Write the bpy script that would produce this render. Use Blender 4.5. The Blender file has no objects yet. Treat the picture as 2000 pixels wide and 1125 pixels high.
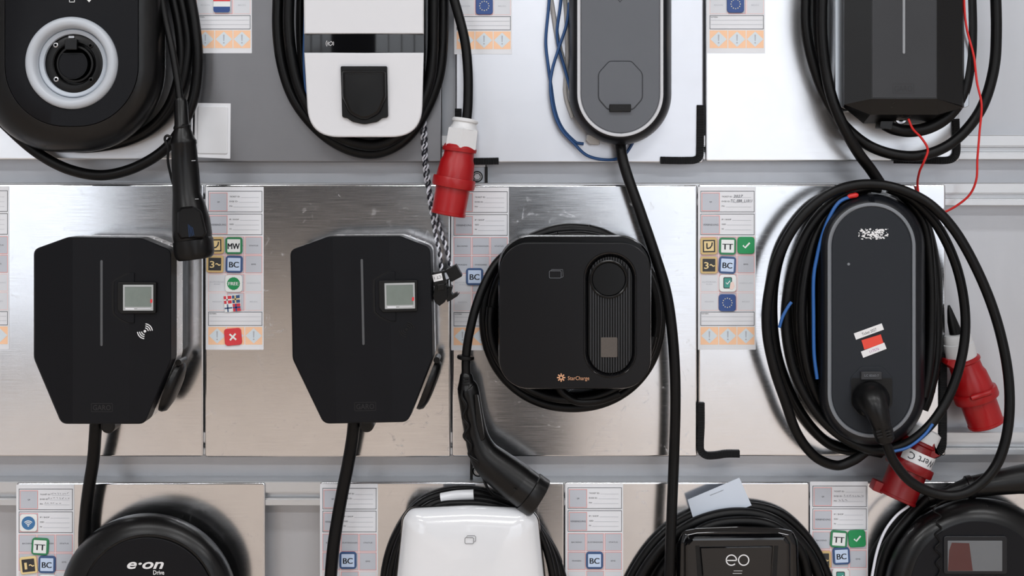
import bpy, math, random
from math import sin, cos, pi, radians
from mathutils import Vector, Matrix

random.seed(7)
SC = bpy.context.scene
COL = SC.collection
D = 2.4            # camera to mounting boards, metres
ZC = 1.65          # camera height
VPY = 330.0        # horizon of the level camera in the photograph

# ------------------------------------------------------------------ camera, world, light, exposure
cd = bpy.data.cameras.new('camera'); cam = bpy.data.objects.new('camera', cd); COL.objects.link(cam)
cam.location = (0, -D, ZC); cam.rotation_euler = (pi/2, 0, 0)
cd.sensor_width = 36.0; cd.lens = 36.0*D/2.0
cd.shift_y = -(562.5-VPY)/2000.0
cd.clip_start = 0.05
SC.camera = cam
SC.view_settings.view_transform = 'Standard'
SC.view_settings.look = 'None'
SC.view_settings.gamma = 1.0
SC.view_settings.use_curve_mapping = False
SC.view_settings.exposure = 0.0
w = bpy.data.worlds.new('world'); SC.world = w; w.use_nodes = True
w.node_tree.nodes['Background'].inputs[0].default_value = (0.75, 0.85, 1.0, 1)
w.node_tree.nodes['Background'].inputs[1].default_value = 1.0

def area(name, loc, rot, sx, sy, radiance, color=(1, 1, 1)):
    l = bpy.data.lights.new(name, 'AREA'); l.shape = 'RECTANGLE'; l.size = sx; l.size_y = sy
    l.energy = radiance*pi*sx*sy; l.color = color
    o = bpy.data.objects.new(name, l); COL.objects.link(o); o.location = loc; o.rotation_euler = rot
    return o
WIN_HIGH, WIN_LEFT, GATE, LAMP, LAMP_BACK = 1.8, 1.5, 0.88, 17.0, 47.0
area('daylight_high_window', (2.05, -8.16, 2.55), (pi/2, 0, 0), 5.1, 1.9, WIN_HIGH, (0.97, 0.985, 1))
area('daylight_left_window', (-4.525, -8.16, 1.9), (pi/2, 0, 0), 2.25, 3.2, WIN_LEFT, (0.97, 0.985, 1))
area('daylight_glazed_gate', (2.65, -8.16, 0.78), (pi/2, 0, 0), 3.5, 1.5, GATE, (1, 0.99, 0.97))
LAMPS = [(-2.2, -2.3), (0.2, -2.3), (2.6, -2.3), (-3.2, -5.6), (0.2, -5.6), (3.6, -5.6)]  # far row added to brighten the floor that the boards mirror
for lx, ly in LAMPS:
    area('lamp_light', (lx, ly, 4.28), (0, 0, 0), 1.9, 0.35, LAMP if ly > -4 else LAMP_BACK, (0.98, 0.99, 1))

# ------------------------------------------------------------------ helpers
def P(px, py, d):
    """photograph pixel + distance in front of the boards -> point in the room"""
    k = 0.001*(D-d)/D
    return Vector(((px-1000)*k, -d, ZC+(VPY-py)*k))
def L(x, y, d):
    return Vector((x*0.001, -d, -y*0.001))
PM = [P]
ORI = {}

def rrect(x0, y0, x1, y1, r, n=6):
    r = min(r, (x1-x0)/2, (y1-y0)/2)
    pts = []
    for cx, cy, a0 in ((x1-r, y0+r, -90), (x1-r, y1-r, 0), (x0+r, y1-r, 90), (x0+r, y0+r, 180)):
        for i in range(n+1):
            a = radians(a0+90*i/n); pts.append((cx+r*cos(a), cy+r*sin(a)))
    return pts
def circ(cx, cy, r, n=48, ry=None):
    ry = ry or r
    return [(cx+r*cos(2*pi*i/n), cy+ry*sin(2*pi*i/n)) for i in range(n)]
def rpoly(pts, rad, n=5):
    out = []; m = len(pts)
    for i in range(m):
        p = Vector(pts[i]); a = (Vector(pts[i-1])-p); b = (Vector(pts[(i+1) % m])-p)
        r = rad[i] if isinstance(rad, (list, tuple)) else rad
        ang = a.angle(b)
        t = min(r/math.tan(ang/2), a.length*0.49, b.length*0.49)
        p0 = p+a.normalized()*t; p1 = p+b.normalized()*t
        for j in range(n+1):
            s = j/n
            q = p0*(1-s)**2+p*2*s*(1-s)+p1*s*s
            out.append((q.x, q.y))
    return out
def inset(pts, a):
    m = len(pts)
    area2 = sum(pts[i-1][0]*pts[i][1]-pts[i][0]*pts[i-1][1] for i in range(m))
    sg = 1 if area2 > 0 else -1
    out = []
    for i in range(m):
        p = Vector(pts[i]); e0 = p-Vector(pts[i-1]); e1 = Vector(pts[(i+1) % m])-p
        if e0.length < 1e-6: e0 = e1
        if e1.length < 1e-6: e1 = e0
        n0 = Vector((-e0.y, e0.x)).normalized()*sg; n1 = Vector((-e1.y, e1.x)).normalized()*sg
        nn = n0+n1
        if nn.length < 1e-6: nn = n0
        nn.normalize()
        c = max(0.5, nn.dot(n0))
        q = p+nn*(a/c); out.append((q.x, q.y))
    return out
def rot2(pts, cx, cy, deg):
    a = radians(deg); c, s = cos(a), sin(a)      # positive = counter-clockwise as seen in the picture
    return [(cx+(x-cx)*c+(y-cy)*s, cy-(x-cx)*s+(y-cy)*c) for x, y in pts]
def spline(pts, n=9):
    P4 = [Vector(p) for p in pts]
    P4 = [P4[0]*2-P4[1]]+P4+[P4[-1]*2-P4[-2]]
    out = []
    for i in range(1, len(P4)-2):
        a, b, c, d = P4[i-1:i+3]
        for j in range(n):
            t = j/n
            out.append(0.5*((2*b)+(c-a)*t+(2*a-5*b+4*c-d)*t*t+(3*b-a-3*c+d)*t**3))
    out.append(P4[-2])
    return out

class MB:
    def __init__(s): s.v = []; s.f = []; s.mi = []
    def add(s, vs, fs, mi=0):
        b = len(s.v); s.v += [Vector(x) for x in vs]
        for f in fs: s.f.append([b+i for i in f]); s.mi.append(mi)
        return s
    def rings(s, rings, cap0=True, cap1=True, mi=0):
        n = len(rings[0]); vs = [v for r in rings for v in r]; fs = []
        for k in range(len(rings)-1):
            for i in range(n):
                j = (i+1) % n
                fs.append([k*n+i, k*n+j, (k+1)*n+j, (k+1)*n+i])
        s.add(vs, fs, mi)
        # end caps get their own corners so that they shade flat
        if cap0: s.add(rings[0], [list(range(n))[::-1]], mi)
        if cap1: s.add(rings[-1], [list(range(n))], mi)
        return s
    def loft(s, secs, cap0=True, cap1=True, mi=0):
        """secs: (outline in pixels, depth), each read at its own depth"""
        return s.rings([[PM[0](x, y, d(x) if callable(d) else d) for x, y in o] for o, d in secs], cap0, cap1, mi)
    def prism(s, out, d0, d1, bev=0.0, mi=0, nb=3, cap1=True):
        """straight extrusion in the room of an outline read at the front depth d1"""
        def ring(o, d): return [Vector((q.x, -d, q.z)) for q in (PM[0](x, y, d1) for x, y in o)]
        rs = [ring(out, d0)]
        if bev:
            for i in range(nb+1):
                a = pi/2*i/nb
                rs.append(ring(inset(out, bev*(1-cos(a))) if i else out, d1-0.001*bev*(1-sin(a))))
        else: rs.append(ring(out, d1))
        return s.rings(rs, True, cap1, mi)
    def flat(s, out, d, mi=0):
        return s.add([PM[0](x, y, d) for x, y in out], [list(range(len(out)))], mi)
    def frame(s, o0, o1, d, mi=0):
        n = len(o0)
        return s.add([PM[0](x, y, d) for x, y in o0]+[PM[0](x, y, d) for x, y in o1],
                     [[i, (i+1) % n, n+(i+1) % n, n+i] for i in range(n)], mi)
    def stroke(s, pts, wd, d, mi=0, closed=False):
        m = len(pts); a = []; b = []
        for i in range(m):
            p = Vector(pts[i])
            q0 = Vector(pts[i-1]) if (i or closed) else p
            q1 = Vector(pts[(i+1) % m]) if (i < m-1 or closed) else p
            t = (q1-q0)
            if t.length < 1e-9: t = Vector((1, 0))
            t.normalize(); nn = Vector((-t.y, t.x))*wd/2
            a.append((p.x+nn.x, p.y+nn.y)); b.append((p.x-nn.x, p.y-nn.y))
        k = m if closed else m-1
        return s.add([PM[0](x, y, d) for x, y in a]+[PM[0](x, y, d) for x, y in b],
                     [[i, (i+1) % m, m+(i+1) % m, m+i] for i in range(k)], mi)
    def arc(s, cx, cy, r, a0, a1, wd, d, mi=0, n=14):
        return s.stroke([(cx+r*cos(radians(a0+(a1-a0)*i/n)), cy-r*sin(radians(a0+(a1-a0)*i/n))) for i in range(n+1)], wd, d, mi)
    def box(s, x0, y0, x1, y1, d0, d1, mi=0, bev=0):
        return s.prism([(x0, y0), (x1, y0), (x1, y1), (x0, y1)], d0, d1, bev, mi)
    def wbox(s, x0, y0, z0, x1, y1, z1, mi=0):
        vs = [(x, y, z) for x in (x0, x1) for y in (y0, y1) for z in (z0, z1)]
        return s.add(vs, [[0, 1, 3, 2], [4, 6, 7, 5], [0, 4, 5, 1], [2, 3, 7, 6], [0, 2, 6, 4], [1, 5, 7, 3]], mi)
    def sweep(s, pts, rad, n=14, mi=0, caps=True, sq=1.0):
        """round sweep along world points; rad number or list; sq flattens along the depth"""
        m = len(pts)
        if not isinstance(rad, (list, tuple)): rad = [rad]*m
        ref = Vector((0, -1, 0)); rings = []
        prev = None
        for i in range(m):
            t = (pts[min(i+1, m-1)]-pts[max(i-1, 0)]).normalized()
            if prev is None:
                u = ref.cross(t)
                if u.length < 0.2: u = Vector((1, 0, 0)).cross(t)
            else: u = prev-t*prev.dot(t)
            u.normalize(); prev = u
            v = t.cross(u)
            rings.append([pts[i]+(u*cos(2*pi*k/n)+v*sin(2*pi*k/n)*sq)*rad[i] for k in range(n)])
        return s.rings(rings, caps, caps, mi)
    def cord(s, pts, r, n=14, mi=0, sub=9):
        """pts in pixels with depth, r in pixels"""
        sp = spline(pts, sub)
        return s.sweep([PM[0](*q) for q in sp], [r*0.001*(D-q[2])/D for q in sp], n, mi)
    def cone(s, prof, n=28, mi=0, sq=1.0, sub=0):
        """prof: (x, y, d, radius) in pixels along a straight or bent axis"""
        if sub:
            sp = spline_n(prof, sub)
        else: sp = prof
        return s.sweep([PM[0](q[0], q[1], q[2]) for q in sp], [q[3]*0.001*(D-q[2])/D for q in sp], n, mi, sq=sq)
    def turn(s, p0, p1, prof, n=32, mi=0, facets=None):
        """revolve: p0,p1 (x,y,d); prof (fraction 0..1 along, radius px)"""
        a = PM[0](*p0); b = PM[0](*p1); t = (b-a).normalized()
        u = Vector((0, -1, 0)); u = (u-t*u.dot(t)).normalized() if abs(t.y) < 0.9 else Vector((1, 0, 0)); v = t.cross(u)
        rings = []
        for f, r in prof:
            c = a+(b-a)*f; rr = r*0.001*(D-p0[2])/D
            rings.append([c+(u*cos(2*pi*k/n)+v*sin(2*pi*k/n))*rr for k in range(n)])
        return s.rings(rings, True, True, mi)
    def lathe(s, cx, cy, dref, prof, n=64, mi=0, caps=(True, True)):
        """axis straight out of the board through pixel (cx,cy) read at dref; prof (radius px, depth)"""
        c = PM[0](cx, cy, dref); k = (PM[0](cx+1, cy, dref)-c).x
        return s.rings([[Vector((c.x+r*k*cos(2*pi*i/n), -d, c.z+r*k*sin(2*pi*i/n))) for i in range(n)] for r, d in prof], caps[0], caps[1], mi)
    def text(s, txt, cx, cy, d, h=None, wd=None, rot=0, align='c', mi=0, shear=0, bold=0.0, res=2, fat=0.0):
        if fat:      # heavier strokes: the same glyphs laid side by side
            for q in (-fat, 0, fat): s.text(txt, cx+q, cy, d+abs(q)*1e-5, h, wd, rot, align, mi, shear, bold, res)
            return s
        vs, fs = glyphs(txt, shear, bold, res)
        xs = [v[0] for v in vs]; ys = [v[1] for v in vs]
        bw = max(xs)-min(xs); bh = 0.70
        k = (h/bh) if h else wd/bw
        kx = (wd/bw) if wd else k
        x0 = min(xs); mx = (min(xs)+max(xs))/2
        a = radians(rot); c, sn = cos(a), sin(a)
        out = []
        for x, y, _ in vs:
            lx = (x-mx)*kx if align == 'c' else (x-x0)*kx
            ly = -(y-0.35)*k
            out.append(PM[0](cx+lx*c+ly*sn, cy-lx*sn+ly*c, d))
        return s.add(out, fs, mi)
    def build(s, name, mats, parent=None, sharp=35, smooth=True):
        me = bpy.data.meshes.new(name)
        org = ORI.get(parent.name, Vector()) if parent is not None else Vector()
        me.from_pydata([v-org for v in s.v], [], s.f)
        if not isinstance(mats, (list, tuple)): mats = [mats]
        for m in mats: me.materials.append(m)
        me.polygons.foreach_set('material_index', s.mi)
        me.validate(); me.update()
        import bmesh
        bm = bmesh.new(); bm.from_mesh(me); fix_normals(bm); bm.to_mesh(me); bm.free()
        if smooth:
            me.polygons.foreach_set('use_smooth', [True]*len(me.polygons))
            me.set_sharp_from_angle(angle=radians(sharp))
        o = bpy.data.objects.new(name, me); COL.objects.link(o)
        if parent is not None:
            o.parent = parent; ORI[o.name] = org
        return o
def fix_normals(bm):
    # weld a copy to orient faces consistently, then carry the orientation over
    import bmesh
    w_ = bm.copy(); w_.faces.ensure_lookup_table(); lay = w_.faces.layers.int.new('i')
    for f in w_.faces: f[lay] = f.index
    bmesh.ops.remove_doubles(w_, verts=w_.verts, dist=1e-7)
    bmesh.ops.recalc_face_normals(w_, faces=w_.faces); w_.normal_update(); bm.normal_update()
    nr = {f[lay]: f.normal.copy() for f in w_.faces}
    bm.faces.ensure_lookup_table()
    for f in bm.faces:
        if f.index in nr and nr[f.index].dot(f.normal) < 0: f.normal_flip()
    w_.free()
def spline_n(prof, n):
    out = []
    pr = [prof[0]]+list(prof)+[prof[-1]]
    for i in range(1, len(pr)-2):
        a, b, c, d = [pr[i-1+k] for k in range(4)]
        for j in range(n):
            t = j/n
            out.append(tuple(0.5*((2*b[q])+(c[q]-a[q])*t+(2*a[q]-5*b[q]+4*c[q]-d[q])*t*t+(3*b[q]-a[q]-3*c[q]+d[q])*t**3) for q in range(len(b))))
    out.append(tuple(prof[-1]))
    return out
_G = {}
def glyphs(txt, shear, bold, res):
    key = (txt, shear, bold, res)
    if key not in _G:
        cu = bpy.data.curves.new('t', 'FONT'); cu.body = txt; cu.size = 1.0; cu.resolution_u = res
        cu.shear = shear; cu.offset = bold
        ob = bpy.data.objects.new('t', cu)
        me = bpy.data.meshes.new_from_object(ob)
        _G[key] = ([tuple(v.co) for v in me.vertices], [list(p.vertices) for p in me.polygons])
        bpy.data.objects.remove(ob); bpy.data.curves.remove(cu); bpy.data.meshes.remove(me)
    return _G[key]

def tag(o, label, cat, group=None):
    o['label'] = label; o['category'] = cat
    if group: o['group'] = group
    return o
def thing(name, label, cat, at=(0, 0, 0), group=None):
    o = bpy.data.objects.new(name, None); COL.objects.link(o)
    o.empty_display_size = 0.02
    o.location = PM[0](*at) if PM[0] is P else Vector((0, 0, 0))
    ORI[o.name] = Vector(o.location)
    return tag(o, label, cat, group)
def struct(o): o['kind'] = 'structure'; return o
def copy_tree(o, parent=None):
    c = o.copy(); COL.objects.link(c)
    if parent is not None: c.parent = parent
    for ch in list(o.children): copy_tree(ch, c)
    return c

# ------------------------------------------------------------------ materials
def srgb(r, g, b):
    f = lambda c: (c/255/12.92) if c/255 <= 0.04045 else ((c/255+0.055)/1.055)**2.4
    return (f(r), f(g), f(b), 1)
def mat(name, col, rough=0.5, metal=0.0, spec=0.5, var=0.0, vscale=40.0, bump=0.0, bscale=900.0, rvar=0.0, coat=0.0, stretch=(1, 1, 1)):
    m = bpy.data.materials.new(name); m.use_nodes = True
    nt = m.node_tree; b = nt.nodes['Principled BSDF']
    if len(col) == 3: col = srgb(*col)
    b.inputs['Base Color'].default_value = col
    b.inputs['Roughness'].default_value = rough
    b.inputs['Metallic'].default_value = metal
    b.inputs['Specular IOR Level'].default_value = spec
    if coat: b.inputs['Coat Weight'].default_value = coat; b.inputs['Coat Roughness'].default_value = 0.03
    tc = None
    def tex(scale, detail=3):
        nonlocal tc
        if tc is None:
            tc = nt.nodes.new('ShaderNodeTexCoord'); mp = nt.nodes.new('ShaderNodeMapping')
            mp.inputs['Scale'].default_value = stretch
            nt.links.new(tc.outputs['Object'], mp.inputs['Vector']); tc = mp
        n = nt.nodes.new('ShaderNodeTexNoise'); n.inputs['Scale'].default_value = scale; n.inputs['Detail'].default_value = detail
        nt.links.new(tc.outputs[0], n.inputs['Vector']); return n
    if var or rvar:
        n = tex(vscale, 5)
        if var:
            mx = nt.nodes.new('ShaderNodeMix'); mx.data_type = 'RGBA'
            mx.inputs[6].default_value = tuple(c*(1-var) for c in col[:3])+(1,)
            mx.inputs[7].default_value = tuple(min(1, c*(1+var)) for c in col[:3])+(1,)
            nt.links.new(n.outputs['Fac'], mx.inputs[0]); nt.links.new(mx.outputs[2], b.inputs['Base Color'])
        if rvar:
            mr = nt.nodes.new('ShaderNodeMapRange'); mr.inputs[1].default_value = 0.3; mr.inputs[2].default_value = 0.7
            mr.inputs[3].default_value = rough-rvar; mr.inputs[4].default_value = rough+rvar
            nt.links.new(n.outputs['Fac'], mr.inputs[0]); nt.links.new(mr.outputs[0], b.inputs['Roughness'])
    if bump:
        n = tex(bscale, 2); bp = nt.nodes.new('ShaderNodeBump'); bp.inputs['Strength'].default_value = bump; bp.inputs['Distance'].default_value = 0.0004
        nt.links.new(n.outputs['Fac'], bp.inputs['Height']); nt.links.new(bp.outputs['Normal'], b.inputs['Normal'])
    return m
def board_mat(name, base, rough, seed, scuff=0.5, aniso=0.45):
    """brushed aluminium sheet: horizontal brushing, faint blotches and scratch marks"""
    m = bpy.data.materials.new(name); m.use_nodes = True; nt = m.node_tree; b = nt.nodes['Principled BSDF']
    N = nt.nodes.new; K = nt.links.new
    b.inputs['Metallic'].default_value = 1.0
    b.inputs['Anisotropic'].default_value = aniso
    tg = N('ShaderNodeCombineXYZ'); tg.inputs[2].default_value = 1.0; K(tg.outputs[0], b.inputs['Tangent'])   # highlights smear across the horizontal brushing
    tc = N('ShaderNodeTexCoord'); mp = N('ShaderNodeMapping'); mp.inputs['Location'].default_value = (seed*3.1, 0, seed*1.7)
    K(tc.outputs['Object'], mp.inputs[0])
    st = N('ShaderNodeMapping'); st.inputs['Scale'].default_value = (1.2, 1, 90); K(mp.outputs[0], st.inputs[0])
    n1 = N('ShaderNodeTexNoise'); n1.inputs['Scale'].default_value = 12; n1.inputs['Detail'].default_value = 6; K(st.outputs[0], n1.inputs['Vector'])
    n2 = N('ShaderNodeTexNoise'); n2.inputs['Scale'].default_value = 9; n2.inputs['Detail'].default_value = 7; n2.inputs['Distortion'].default_value = 1.2; K(mp.outputs[0], n2.inputs['Vector'])
    n3 = N('ShaderNodeTexNoise'); n3.inputs['Scale'].default_value = 22; n3.inputs['Detail'].default_value = 9; n3.inputs['Roughness'].default_value = 0.72; n3.inputs['Distortion'].default_value = 2.5; K(mp.outputs[0], n3.inputs['Vector'])
    sc = N('ShaderNodeMapRange'); sc.inputs[1].default_value = 0.58; sc.inputs[2].default_value = 0.72; sc.inputs[3].default_value = 0; sc.inputs[4].default_value = scuff; K(n3.outputs['Fac'], sc.inputs[0])
    big = N('ShaderNodeMapRange'); big.inputs[1].default_value = 0.42; big.inputs[2].default_value = 0.66; K(n2.outputs['Fac'], big.inputs[0])
    mu = N('ShaderNodeMath'); mu.operation = 'MULTIPLY'; K(sc.outputs[0], mu.inputs[0]); K(big.outputs[0], mu.inputs[1])
    r1 = N('ShaderNodeMapRange'); r1.inputs[1].default_value = 0.3; r1.inputs[2].default_value = 0.7; r1.inputs[3].default_value = rough-0.03; r1.inputs[4].default_value = rough+0.05; K(n1.outputs['Fac'], r1.inputs[0])
    ad = N('ShaderNodeMath'); ad.operation = 'MULTIPLY_ADD'; ad.inputs[1].default_value = 0.25; K(mu.outputs[0], ad.inputs[0]); K(r1.outputs[0], ad.inputs[2])
    K(ad.outputs[0], b.inputs['Roughness'])
    me_ = N('ShaderNodeMath'); me_.operation = 'MULTIPLY_ADD'; me_.inputs[1].default_value = -0.45; me_.inputs[2].default_value = 1.0; K(mu.outputs[0], me_.inputs[0]); K(me_.outputs[0], b.inputs['Metallic'])   # chalky scuff marks
    mx = N('ShaderNodeMix'); mx.data_type = 'RGBA'
    c = srgb(*base); mx.inputs[6].default_value = tuple(v*0.94 for v in c[:3])+(1,); mx.inputs[7].default_value = tuple(min(1, v*1.05) for v in c[:3])+(1,)
    K(n2.outputs['Fac'], mx.inputs[0]); K(mx.outputs[2], b.inputs['Base Color'])
    bp = N('ShaderNodeBump'); bp.inputs['Strength'].default_value = 0.05; bp.inputs['Distance'].default_value = 0.0003; K(n1.outputs['Fac'], bp.inputs['Height']); K(bp.outputs[0], b.inputs['Normal'])
    return m

M = dict(
    addedband=mat('added_beige_band', (196, 182, 168), 0.6, var=0.05, vscale=3),
    wall=mat('wall_grey', (184, 186, 191), 0.36, 0.45, 0.5, var=0.04, vscale=5, stretch=(6, 1, 0.6), bump=0.05),
    plaster=mat('plaster', (188, 188, 190), 0.8, var=0.05, vscale=3),
    darkwall=mat('dark_panel', (34, 36, 39), 0.6, var=0.1, vscale=4),
    floor=mat('floor_beige', (204, 188, 174), 0.5, var=0.08, vscale=2, rvar=0.08),
    ceil=mat('ceiling_paint', (205, 205, 205), 0.9, var=0.03, vscale=2),
    rail=mat('anodised_rail', (205, 207, 210), 0.38, 0.7, 0.5, var=0.03, vscale=30, stretch=(1, 1, 30)),
    black=mat('black_plastic', (9, 9, 10), 0.31, 0, 0.36, var=0.12, vscale=14, bump=0.12, rvar=0.05),
    blacksmooth=mat('black_satin', (8, 8, 9), 0.33, 0, 0.32, var=0.1, vscale=12, rvar=0.05),
    anth=mat('anthracite_face', (16, 17, 21), 0.42, 0, 0.17, var=0.06, vscale=16, bump=0.14, rvar=0.04),
    deep=mat('deep_black', (9, 9, 10), 0.5, 0, 0.3, var=0.1),
    gloss=mat('gloss_black', (6, 6, 8), 0.06, 0, 0.55, var=0.1),
    cable=mat('cable_rubber', (7, 7, 8), 0.4, 0, 0.22, var=0.18, vscale=30, bump=0.1, bscale=600, rvar=0.08),
    grip=mat('plug_plastic', (8, 8, 9), 0.34, 0, 0.3, var=0.1, vscale=25, bump=0.06, rvar=0.05),
    white=mat('white_cover', (214, 215, 219), 0.38, 0, 0.5, var=0.015, vscale=9),
    pearl=mat('pearl_white', (226, 228, 232), 0.13, 0, 0.55, var=0.015, vscale=9, coat=0.5),
    ring=mat('ring_translucent', (184, 190, 198), 0.3, 0, 0.5, var=0.03, vscale=30),
    ring2=mat('ring_inner', (178, 186, 196), 0.35, 0, 0.5, var=0.03, vscale=30),
    grey=mat('slate_face', (92, 95, 101), 0.48, 0, 0.35, var=0.04, vscale=12, bump=0.1),
    anth2=mat('charcoal_plate_reflection', (50, 51, 54), 0.5, 0, 0.3, var=0.1, vscale=16, bump=0.14),
    redshade=mat('shaded_red_plastic', (122, 5, 13), 0.36, var=0.08, vscale=25, rvar=0.05),  # red of the lower plug with its shade put into the colour
    screenk=mat('screen_grey', (98, 101, 105), 0.25, var=0.04), anthf=mat('charcoal_sheen', (12, 12, 15), 0.3, 0, 0.26, var=0.06, vscale=16, bump=0.08),
    semi=mat('semi_gloss_black', (6, 6, 7), 0.22, 0, 0.26, var=0.1),
    lcdedge=mat('lcd_border', (172, 174, 176), 0.25, var=0.05),
    slate=mat('dark_slate_face', (38, 41, 46), 0.46, 0, 0.16, var=0.05, vscale=12, bump=0.1),
    rim=mat('dark_rim', (17, 19, 24), 0.36, 0, 0.35, var=0.06, vscale=12, bump=0.06),
    band=mat('light_band', (196, 198, 203), 0.4, 0, 0.5, var=0.03, vscale=30),
    band2=mat('dim_light_band', (112, 116, 122), 0.4, 0, 0.5, var=0.03, vscale=30),
    led=mat('led_lens', (136, 139, 143), 0.35, 0, 0.5, var=0.05),
    chrome=mat('polished_band', (244, 243, 243), 0.26, 0.3, 0.5, var=0.03, rvar=0.04),
    alu=mat('brushed_side', (165, 168, 172), 0.3, 1.0, 0.5, var=0.05, vscale=20, stretch=(1, 1, 0.1)),
    steel=mat('zinc_steel', (190, 190, 192), 0.28, 1.0, 0.5, var=0.1, vscale=60),
    red=mat('red_plastic', (158, 8, 15), 0.36, 0, 0.5, var=0.08, vscale=25, rvar=0.05),
    gland=mat('grey_white_nylon', (214, 215, 217), 0.35, 0, 0.5, var=0.03, vscale=30),
    paper=mat('paper', (226, 228, 233), 0.55, 0, 0.4, var=0.015, vscale=25),
    tile=mat('print_grey', (190, 194, 203), 0.55, 0, 0.4),
    tilef=mat('print_pale', (214, 217, 223), 0.55, 0, 0.4),
    pink=mat('print_red_line', (232, 150, 146), 0.55, 0, 0.4),
    pinkf=mat('print_pale_red_line', (238, 205, 203), 0.55, 0, 0.4),
    ink=mat('print_black', (44, 47, 54), 0.55, 0, 0.4),
    inkf=mat('print_pale_ink', (178, 182, 190), 0.55, 0, 0.4),
    orange=mat('print_orange', (249, 204, 168), 0.55, 0, 0.4),
    dia=mat('print_pale_blue', (214, 224, 232), 0.55, 0, 0.4),
    pen=mat('pen_ink', (62, 64, 78), 0.5),
    green=mat('magnet_green', (44, 128, 84), 0.4, var=0.04), gdark=mat('magnet_green_bright', (18, 142, 82), 0.4, var=0.04),
    blue=mat('magnet_blue', (52, 82, 128), 0.4, var=0.04), lblue=mat('magnet_pale_blue', (196, 214, 240), 0.4),
    mwhite=mat('magnet_white', (232, 236, 236), 0.4), gold=mat('magnet_gold', (206, 178, 124), 0.4, var=0.04), goldl=mat('magnet_gold_light', (230, 206, 150), 0.4),
    mblack=mat('magnet_black', (46, 47, 50), 0.4), mred=mat('magnet_red', (214, 56, 64), 0.4, var=0.04), mpink=mat('magnet_hand', (238, 214, 206), 0.4),
    teal=mat('magnet_teal', (64, 148, 136), 0.4), eublue=mat('magnet_eu_blue', (42, 74, 136), 0.4, var=0.03), yellow=mat('magnet_star', (232, 224, 190), 0.4),
    wifi=mat('magnet_wifi_blue', (62, 116, 166), 0.4, var=0.03), sred=mat('flag_red', (206, 52, 66), 0.4),
    sticker=mat('label_white', (224, 224, 226), 0.45), stickred=mat('sticker_red', (222, 66, 48), 0.45, var=0.05, vscale=200), magenta=mat('magenta_ink', (170, 90, 160), 0.5),
    copper=mat('copper_print', (204, 152, 116), 0.4), printw=mat('print_white', (226, 226, 228), 0.4), qr=mat('faded_sticker', (80, 73, 68), 0.5, var=0.15, vscale=300),
    screen=mat('lcd_glass', (118, 128, 123), 0.15, 0, 0.5, var=0.12, vscale=60), screen2=mat('lcd_grey', (136, 140, 146), 0.2, 0, 0.5, var=0.04), screenrefl=mat('lcd_red_reflection', (74, 36, 36), 0.2, 0, 0.5, var=0.06),
    bluewire=mat('blue_wire', (38, 78, 130), 0.4, var=0.05), bluebright=mat('blue_sleeve', (38, 92, 160), 0.4, var=0.06), greywire=mat('grey_wire', (186, 184, 182), 0.45, var=0.03), redwire=mat('red_wire', (206, 36, 34), 0.4, var=0.05),
    whitewire=mat('white_wire', (220, 222, 232), 0.4), bwire=mat('dark_wire', (28, 30, 40), 0.4),
    foam=mat('ribbed_foam', (24, 25, 27), 0.75, 0, 0.3, var=0.15, vscale=80, bump=0.3, bscale=500),
    vinyl=mat('clear_pocket', (222, 224, 228), 0.16, 0, 0.5, var=0.03, vscale=30, bump=0.9, bscale=30),
    card=mat('card_pale', (204, 213, 226), 0.45, var=0.01),
    lampw=mat('lamp_housing', (220, 220, 220), 0.5),
    glass=mat('window_glass', (235, 240, 245), 0.02),
    emboss=mat('emboss_dark', (22, 22, 24), 0.4, 0, 0.5),
)
gb = M['glass'].node_tree.nodes['Principled BSDF']; gb.inputs['Transmission Weight'].default_value = 1.0; gb.inputs['IOR'].default_value = 1.02
def thin_glass(m):
    nt = m.node_tree; out = nt.nodes['Material Output']; nt.nodes.remove(nt.nodes['Principled BSDF'])
    t = nt.nodes.new('ShaderNodeBsdfTransparent'); g = nt.nodes.new('ShaderNodeBsdfGlossy'); g.inputs['Roughness'].default_value = 0.02
    mx = nt.nodes.new('ShaderNodeMixShader'); mx.inputs[0].default_value = 0.06
    nt.links.new(t.outputs[0], mx.inputs[1]); nt.links.new(g.outputs[0], mx.inputs[2]); nt.links.new(mx.outputs[0], out.inputs[0])
thin_glass(M['glass'])

# ------------------------------------------------------------------ room (the hall behind the camera lights and mirrors in the boards)
WB = 0.049
struct(MB().wbox(-6, WB, 0, 6, WB+0.1, 4.4).build('wall_back', M['wall'], smooth=False))
struct(MB().wbox(-6, -8.3, -0.1, 6, WB+0.1, 0).build('floor', M['floor'], smooth=False))
struct(MB().wbox(-6, -8.3, 4.4, 6, WB+0.1, 4.5).build('ceiling', M['ceil'], smooth=False))
struct(MB().wbox(-6.1, -8.3, 0, -6, WB+0.1, 4.4).build('wall_left', M['plaster'], smooth=False))
struct(MB().wbox(6, -8.3, 0, 6.1, WB+0.1, 4.4).build('wall_right', M['plaster'], smooth=False))
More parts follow.
